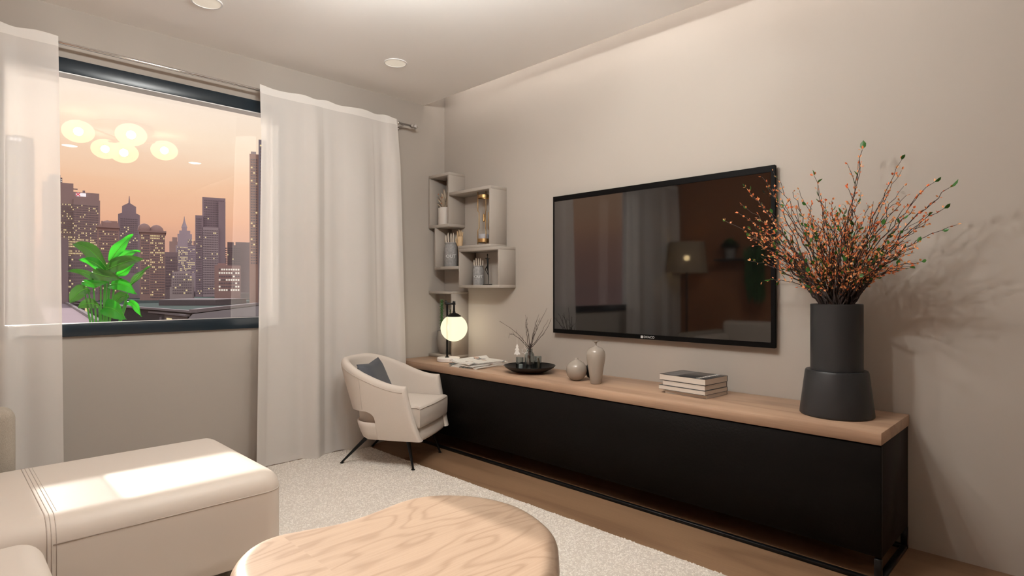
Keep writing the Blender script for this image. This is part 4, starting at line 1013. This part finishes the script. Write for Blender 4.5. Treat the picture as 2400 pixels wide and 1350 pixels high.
building('veiled_tower', 'tall curved-top tower seen through the left curtain', 340,
    [(-40, 14, 322, 0, 30), (14, 80, 316, 2, 30), (30, 66, 312, 4, 28), (-40, 82, 335, -1, 30)], bmat('veiled_grey', (.18, .15, .16)), 30,
    [(10, 50, 350, 560, 12, 34, .25, -1)], lambda t, uc: part('lit_sign', t, SIGNW, lambda b: [b.box(uc(x), uc(x+7), -1.5, -1.2, Z(330, 340)-GZ, Z(322, 340)-GZ) for x in (23, 33, 43)]))
building('crown_tower', 'stepped glass tower with lit crown, between curtain edge and sign tower', 420, [(112, 146, 415, 0, 18), (116, 142, 408, 2, 16)], bmat('violet_glass', (.24, .20, .25)), 130,
    [(112, 146, 418, 430, 8, 3, .8, 0, LITW)])
def gable(t, uc):
    d = 330
    def g(b, x0, x1, ze, za, y0, y1):
        X0, X1, A_, B_ = uc(x0), uc(x1), Z(ze, d)-GZ, Z(za, d)-GZ; Xm = (X0+X1)/2
        b.add([(X0, y0, A_), (X1, y0, A_), (Xm, y0, B_), (X0, y1, A_), (X1, y1, A_), (Xm, y1, B_)], [(0, 1, 2), (5, 4, 3), (0, 3, 4, 1), (1, 4, 5, 2), (2, 5, 3, 0)])
    part('roof', t, cB, lambda b: g(b, 277, 328, 504, 493, -2, 10)); part('roof', t, cB, lambda b: g(b, 286, 319, 484, 475, 0, 12))
    part('spire', t, cB, lambda b: b.tube([(uc(303), 6, Z(476, d)-GZ), (uc(303), 6, Z(456, d)-GZ)], [.5, .12], 6))
building('gabled_tower', 'dark tower with double gabled top and thin spire', 330, [(277, 328, 504, -2, 16), (286, 319, 484, 0, 14)], cB, 303,
    [(282, 323, 512, 640, 10, 26, .06, -2)], gable)
def dome(d, items, m):
    def f(t, uc):
        for (px, py, r) in items: part('dome', t, m, lambda b: b.lathe([(r, -1), (r, 0), (r*.85, r*.5), (r*.5, r*.85), (.05, r)], (uc(px), 3+r, Z(py, d)-GZ), 16), smooth=True, angle=.8)
    return f
building('cornice_block', 'brown stone block with heavy cornice left of the gabled tower', 280, [(228, 279, 533, 0, 16), (226, 281, 530, -1, 17, None, 534), (240, 278, 520, 3, 14), (252, 276, 515, 5, 12), (237, 241, 517, 3, 5)], cC, 253,
    [(232, 277, 540, 690, 11, 26, .10, 0)], dome(280, [(252, 529, 3.2)], cC))
building('domed_block', 'brown stone block with two small domes and warm lit floors', 270, [(328, 387, 545, 0, 16), (326, 390, 541, -1, 17, None, 545), (330, 346, 536, 2, 12), (350, 384, 540, 2, 12)], cC, 358,
    [(331, 350, 550, 690, 5, 24, .12, 0), (352, 386, 550, 640, 9, 16, .32, 0), (352, 386, 640, 700, 9, 10, .06, 0)], dome(270, [(338, 535, 2.6), (367, 539, 3.0)], cC))
def spire(t, uc):
    d = 420; x = uc(432)
    part('spire', t, cD, lambda b: b.tube([(x, 6, Z(532, d)-GZ), (x, 6, Z(525, d)-GZ), (x, 6, Z(516, d)-GZ), (x, 6, Z(505, d)-GZ)], [2.0, 1.3, .5, .12], 8))
building('stepped_tower', 'pale stepped tower with slender spire and lit lower floors', 420, [(412, 458, 575, 0, 16), (416, 450, 548, 1, 15), (420, 446, 540, 2, 14), (426, 438, 531, 3, 12)], cD, 432,
    [(415, 440, 578, 640, 8, 16, .35, 0), (440, 457, 560, 640, 6, 18, .35, 0)], spire)
building('glass_high_rise', 'tall slate high-rise with flat top, right of the spired tower', 380, [(474, 529, 461, 4, 24), (458, 476, 506, 0, 20), (474, 512, 533, 0, 4, cD), (512, 529, 470, 2, 20)], cB, 494,
    [(460, 473, 512, 690, 4, 34, .05, 0), (478, 526, 466, 530, 12, 12, .03, 4), (476, 511, 538, 690, 9, 28, .04, 0)])
building('mauve_block', 'plain mauve block at the skyline right of the high-rise', 400, [(533, 548, 568, 0, 16), (540, 566, 574, 3, 20), (552, 600, 566, 6, 22)], cG, 552, [(528, 564, 580, 640, 9, 12, .06, 0)])
building('dark_midrise', 'dark plain mid-rise left of the stepped tower', 300, [(385, 417, 591, 0, 16)], cG, 400, [(388, 415, 600, 680, 7, 12, .05, 0)])
building('brick_midrise', 'brown mid-rise with white lit windows low on the right', 240, [(503, 564, 622, 0, 16), (510, 530, 617, 3, 12)], cC, 533, [(512, 562, 628, 684, 9, 7, .42, 0, LITW)])
building('white_scaffold_house', 'small pale house with terraces below the stepped tower', 230, [(398, 452, 672, 0, 14), (402, 456, 650, 2, 12), (404, 446, 636, 4, 12)], cF, 427, [(404, 450, 640, 690, 9, 8, .12, 0)])
building('salmon_tower', 'salmon and blue tower at the right edge of the window', 210, [(585, 612, 362, 0, 12, bmat('salmon_brick', (.50, .34, .30))), (606, 640, 330, -2, 20, bmat('blue_glass', (.26, .27, .36))), (588, 600, 355, 1, 8)], cF, 605,
    [(587, 604, 372, 620, 3, 40, .1, 0), (608, 636, 340, 640, 5, 40, .03, -2)])
building('left_dark_midrise', 'dark mid-rise with sparse lights behind the plant', 250, [(128, 160, 560, 0, 14), (160, 232, 600, 2, 14)], cG, 190, [(146, 230, 605, 690, 16, 12, .15, 2)])
rw = random.Random(3)
for i, (px, wpx, py, d, m_) in enumerate([(-70, 90, 470, 420, cD), (-210, 120, 530, 380, cA), (-350, 100, 430, 460, cB), (-520, 160, 520, 420, cC), (-720, 150, 450, 480, cD)]):
    building('outlying_tower', 'tower standing left of the veiled tower, beyond the window edge', d, [(px-wpx/2, px+wpx/2, py, 0, 20), (px-wpx/4, px+wpx/4, py-14, 3, 14)], m_, px, [(px-wpx*.45, px+wpx*.45, py+10, 690, 12, 22, .15, 0)], group='towers left of the view')
for i in range(22):
    px = -372+i*52+rw.uniform(-6, 6); wpx = rw.uniform(24, 40); d = 800+60*(i % 4); py = rw.uniform(572, 612) if not 385 < px < 415 else 566
    building('distant_block', 'hazy distant block low on the pink horizon', d, [(px-wpx/2, px+wpx/2, py, 0, 30), (px-wpx/4, px+wpx/6, py-rw.uniform(3, 12), 6, 20)], cE, px, group='hazy distant blocks on the horizon')
# near rooftops
RG = bmat('green_grey_roof', (.075, .095, .095), .15); RW = bmat('white_parapet', (.24, .22, .24)); RD = bmat('slate_roof_face', (.085, .075, .082)); RB = bmat('roof_grey', (.14, .125, .145))
def onz(px, py, z): p = on_z(px, py, z); return (p.x, p.y)
def rooftop(name, label, pts, z1, m, z0=-30, extra=()):
    c = Vector((sum(p[0] for p in pts)/len(pts), sum(p[1] for p in pts)/len(pts), z0))
    t = thing(name, label, 'building', tuple(c))
    part('walls', t, m, lambda b: b.prism([(p[0]-c.x, p[1]-c.y) for p in pts], 0, z1-z0))
    for nm, mm, pp, a, e_ in extra:
        part(nm, t, mm, lambda b: b.prism([(p[0]-c.x, p[1]-c.y) for p in pp], a-z0, e_-z0))
    return t
ZR = -4.6
far = [onz(150, 694, ZR), onz(300, 689, ZR), onz(640, 689, ZR), onz(700, 712, ZR), onz(600, 716, ZR), onz(452, 734, ZR), onz(300, 722, ZR), onz(150, 703, ZR)]
def edge(p, q, w_=.9):
    p, q = Vector((*p, 0)), Vector((*q, 0)); d = (q-p).normalized(); n_ = Vector((-d.y, d.x, 0))*w_/2
    return [tuple((p-n_)[:2]), tuple((q-n_)[:2]), tuple((q+n_)[:2]), tuple((p+n_)[:2])]
rooftop('green_roof_hall', 'long low hall with green-grey roof below the skyline', far, ZR, RD, extra=[
    ('roof_sheet', RG, [tuple(Vector(p)*1.0) for p in far], ZR, ZR+.1),
    ('parapet', RW, edge(far[4], far[5], 1.6), ZR+.1, ZR+.9), ('parapet', RW, edge(far[5], far[6], 1.2), ZR+.1, ZR+.6), ('parapet', RW, edge(far[6], far[7], 1.2), ZR+.1, ZR+.6)])
def rbx(name, label, px0, px1, pyb, h, m, dep=10):
    a, c = onz(px0, pyb, ZR+.1), onz(px1, pyb, ZR+.1); a, c = Vector(a), Vector(c); f = Vector((.7071, .7071))*dep
    o = MB(); ce_ = (a+c)/2; o.prism([tuple(a-ce_), tuple(c-ce_), tuple(c+f-ce_), tuple(a+f-ce_)], 0, h)
    t = thing(name, label, 'rooftop unit', (ce_.x, ce_.y, ZR+.1)); o.build('housing', m, t)
    part('lid', t, RW, lambda b: b.prism([tuple((a-ce_)*1.02), tuple((c-ce_)*1.02), tuple((c+f-ce_)*1.01), tuple((a+f-ce_)*1.01)], h, h+.25))
rbx('rooftop_unit', 'long flat raised skylight on the green roof', 372, 505, 716, 1.7, RB, 22)
rbx('rooftop_unit', 'pale rooftop hut left, beyond the long skylight', 386, 430, 696, 3.2, RW, 18)
rbx('rooftop_unit', 'pale rooftop hut in the middle, beyond the long skylight', 461, 500, 694, 3.4, RW, 18)
rbx('rooftop_unit', 'pale rooftop box at the right end of the green roof', 515, 560, 703, 3.0, RW, 14)
# near pale facade building under the hall
ZN = -5.4
fr = [onz(176, 712, ZN), onz(300, 727, ZN), onz(440, 742, ZN)]
near = fr+[onz(452, 737, ZN), onz(300, 722.5, ZN), onz(150, 704, ZN)]
t = rooftop('pale_facade_block', 'low stone-coloured block with lit windows under a white cornice', near, ZN, bmat('stone_facade', (.20, .175, .175)), extra=[
    ('cornice', RW, edge(fr[0], fr[1], 1.0), ZN, ZN+.45), ('cornice', RW, edge(fr[1], fr[2], 1.0), ZN, ZN+.45)])
cc = t.location
for a_, c_, n_ in ((fr[0], fr[1], 5), (fr[1], fr[2], 6)):
    a_, c_ = Vector((*a_, 0)), Vector((*c_, 0)); d_ = (c_-a_).normalized(); nn_ = Vector((d_.y, -d_.x, 0)); L_ = (c_-a_).length
    if nn_.dot(a_) > 0: nn_ = -nn_
    for k in range(n_):
        o_ = a_+d_*L_*(k+.5)/n_-Vector((cc.x, cc.y, 0)); w_ = L_/n_*.28
        M = Matrix.Translation(o_) @ Matrix.Rotation(math.atan2(d_.y, d_.x), 4, 'Z')
        zz = ZN-cc.z
        f_ = part('window', t, RW, lambda b: b.box(-w_, w_, -.12, .12, zz-2.9, zz-.75, M))
        part('pane', f_, LITY if k in (1, 4) else DARKW, lambda b: b.box(-w_*.85, w_*.85, -.15, .15, zz-2.8, zz-.85, M))
lw = [onz(147, 706, ZN), onz(235, 760, ZN), onz(120, 790, ZN), onz(90, 706, ZN)]
rooftop('beam_edged_roof', 'dark low roof with a slanting white edge beam, lower left of the window', lw, ZN, cG, extra=[('beam', RW, edge(lw[0], lw[1], .9), ZN, ZN+.7)])
slab = [onz(452, 736, -4.4), onz(612, 716, -4.4), onz(720, 760, -4.4), onz(412, 775, -4.4)]
rooftop('slate_roof_building', 'plain slate grey flat roof at the lower right of the window', slab, -4.4, RD)
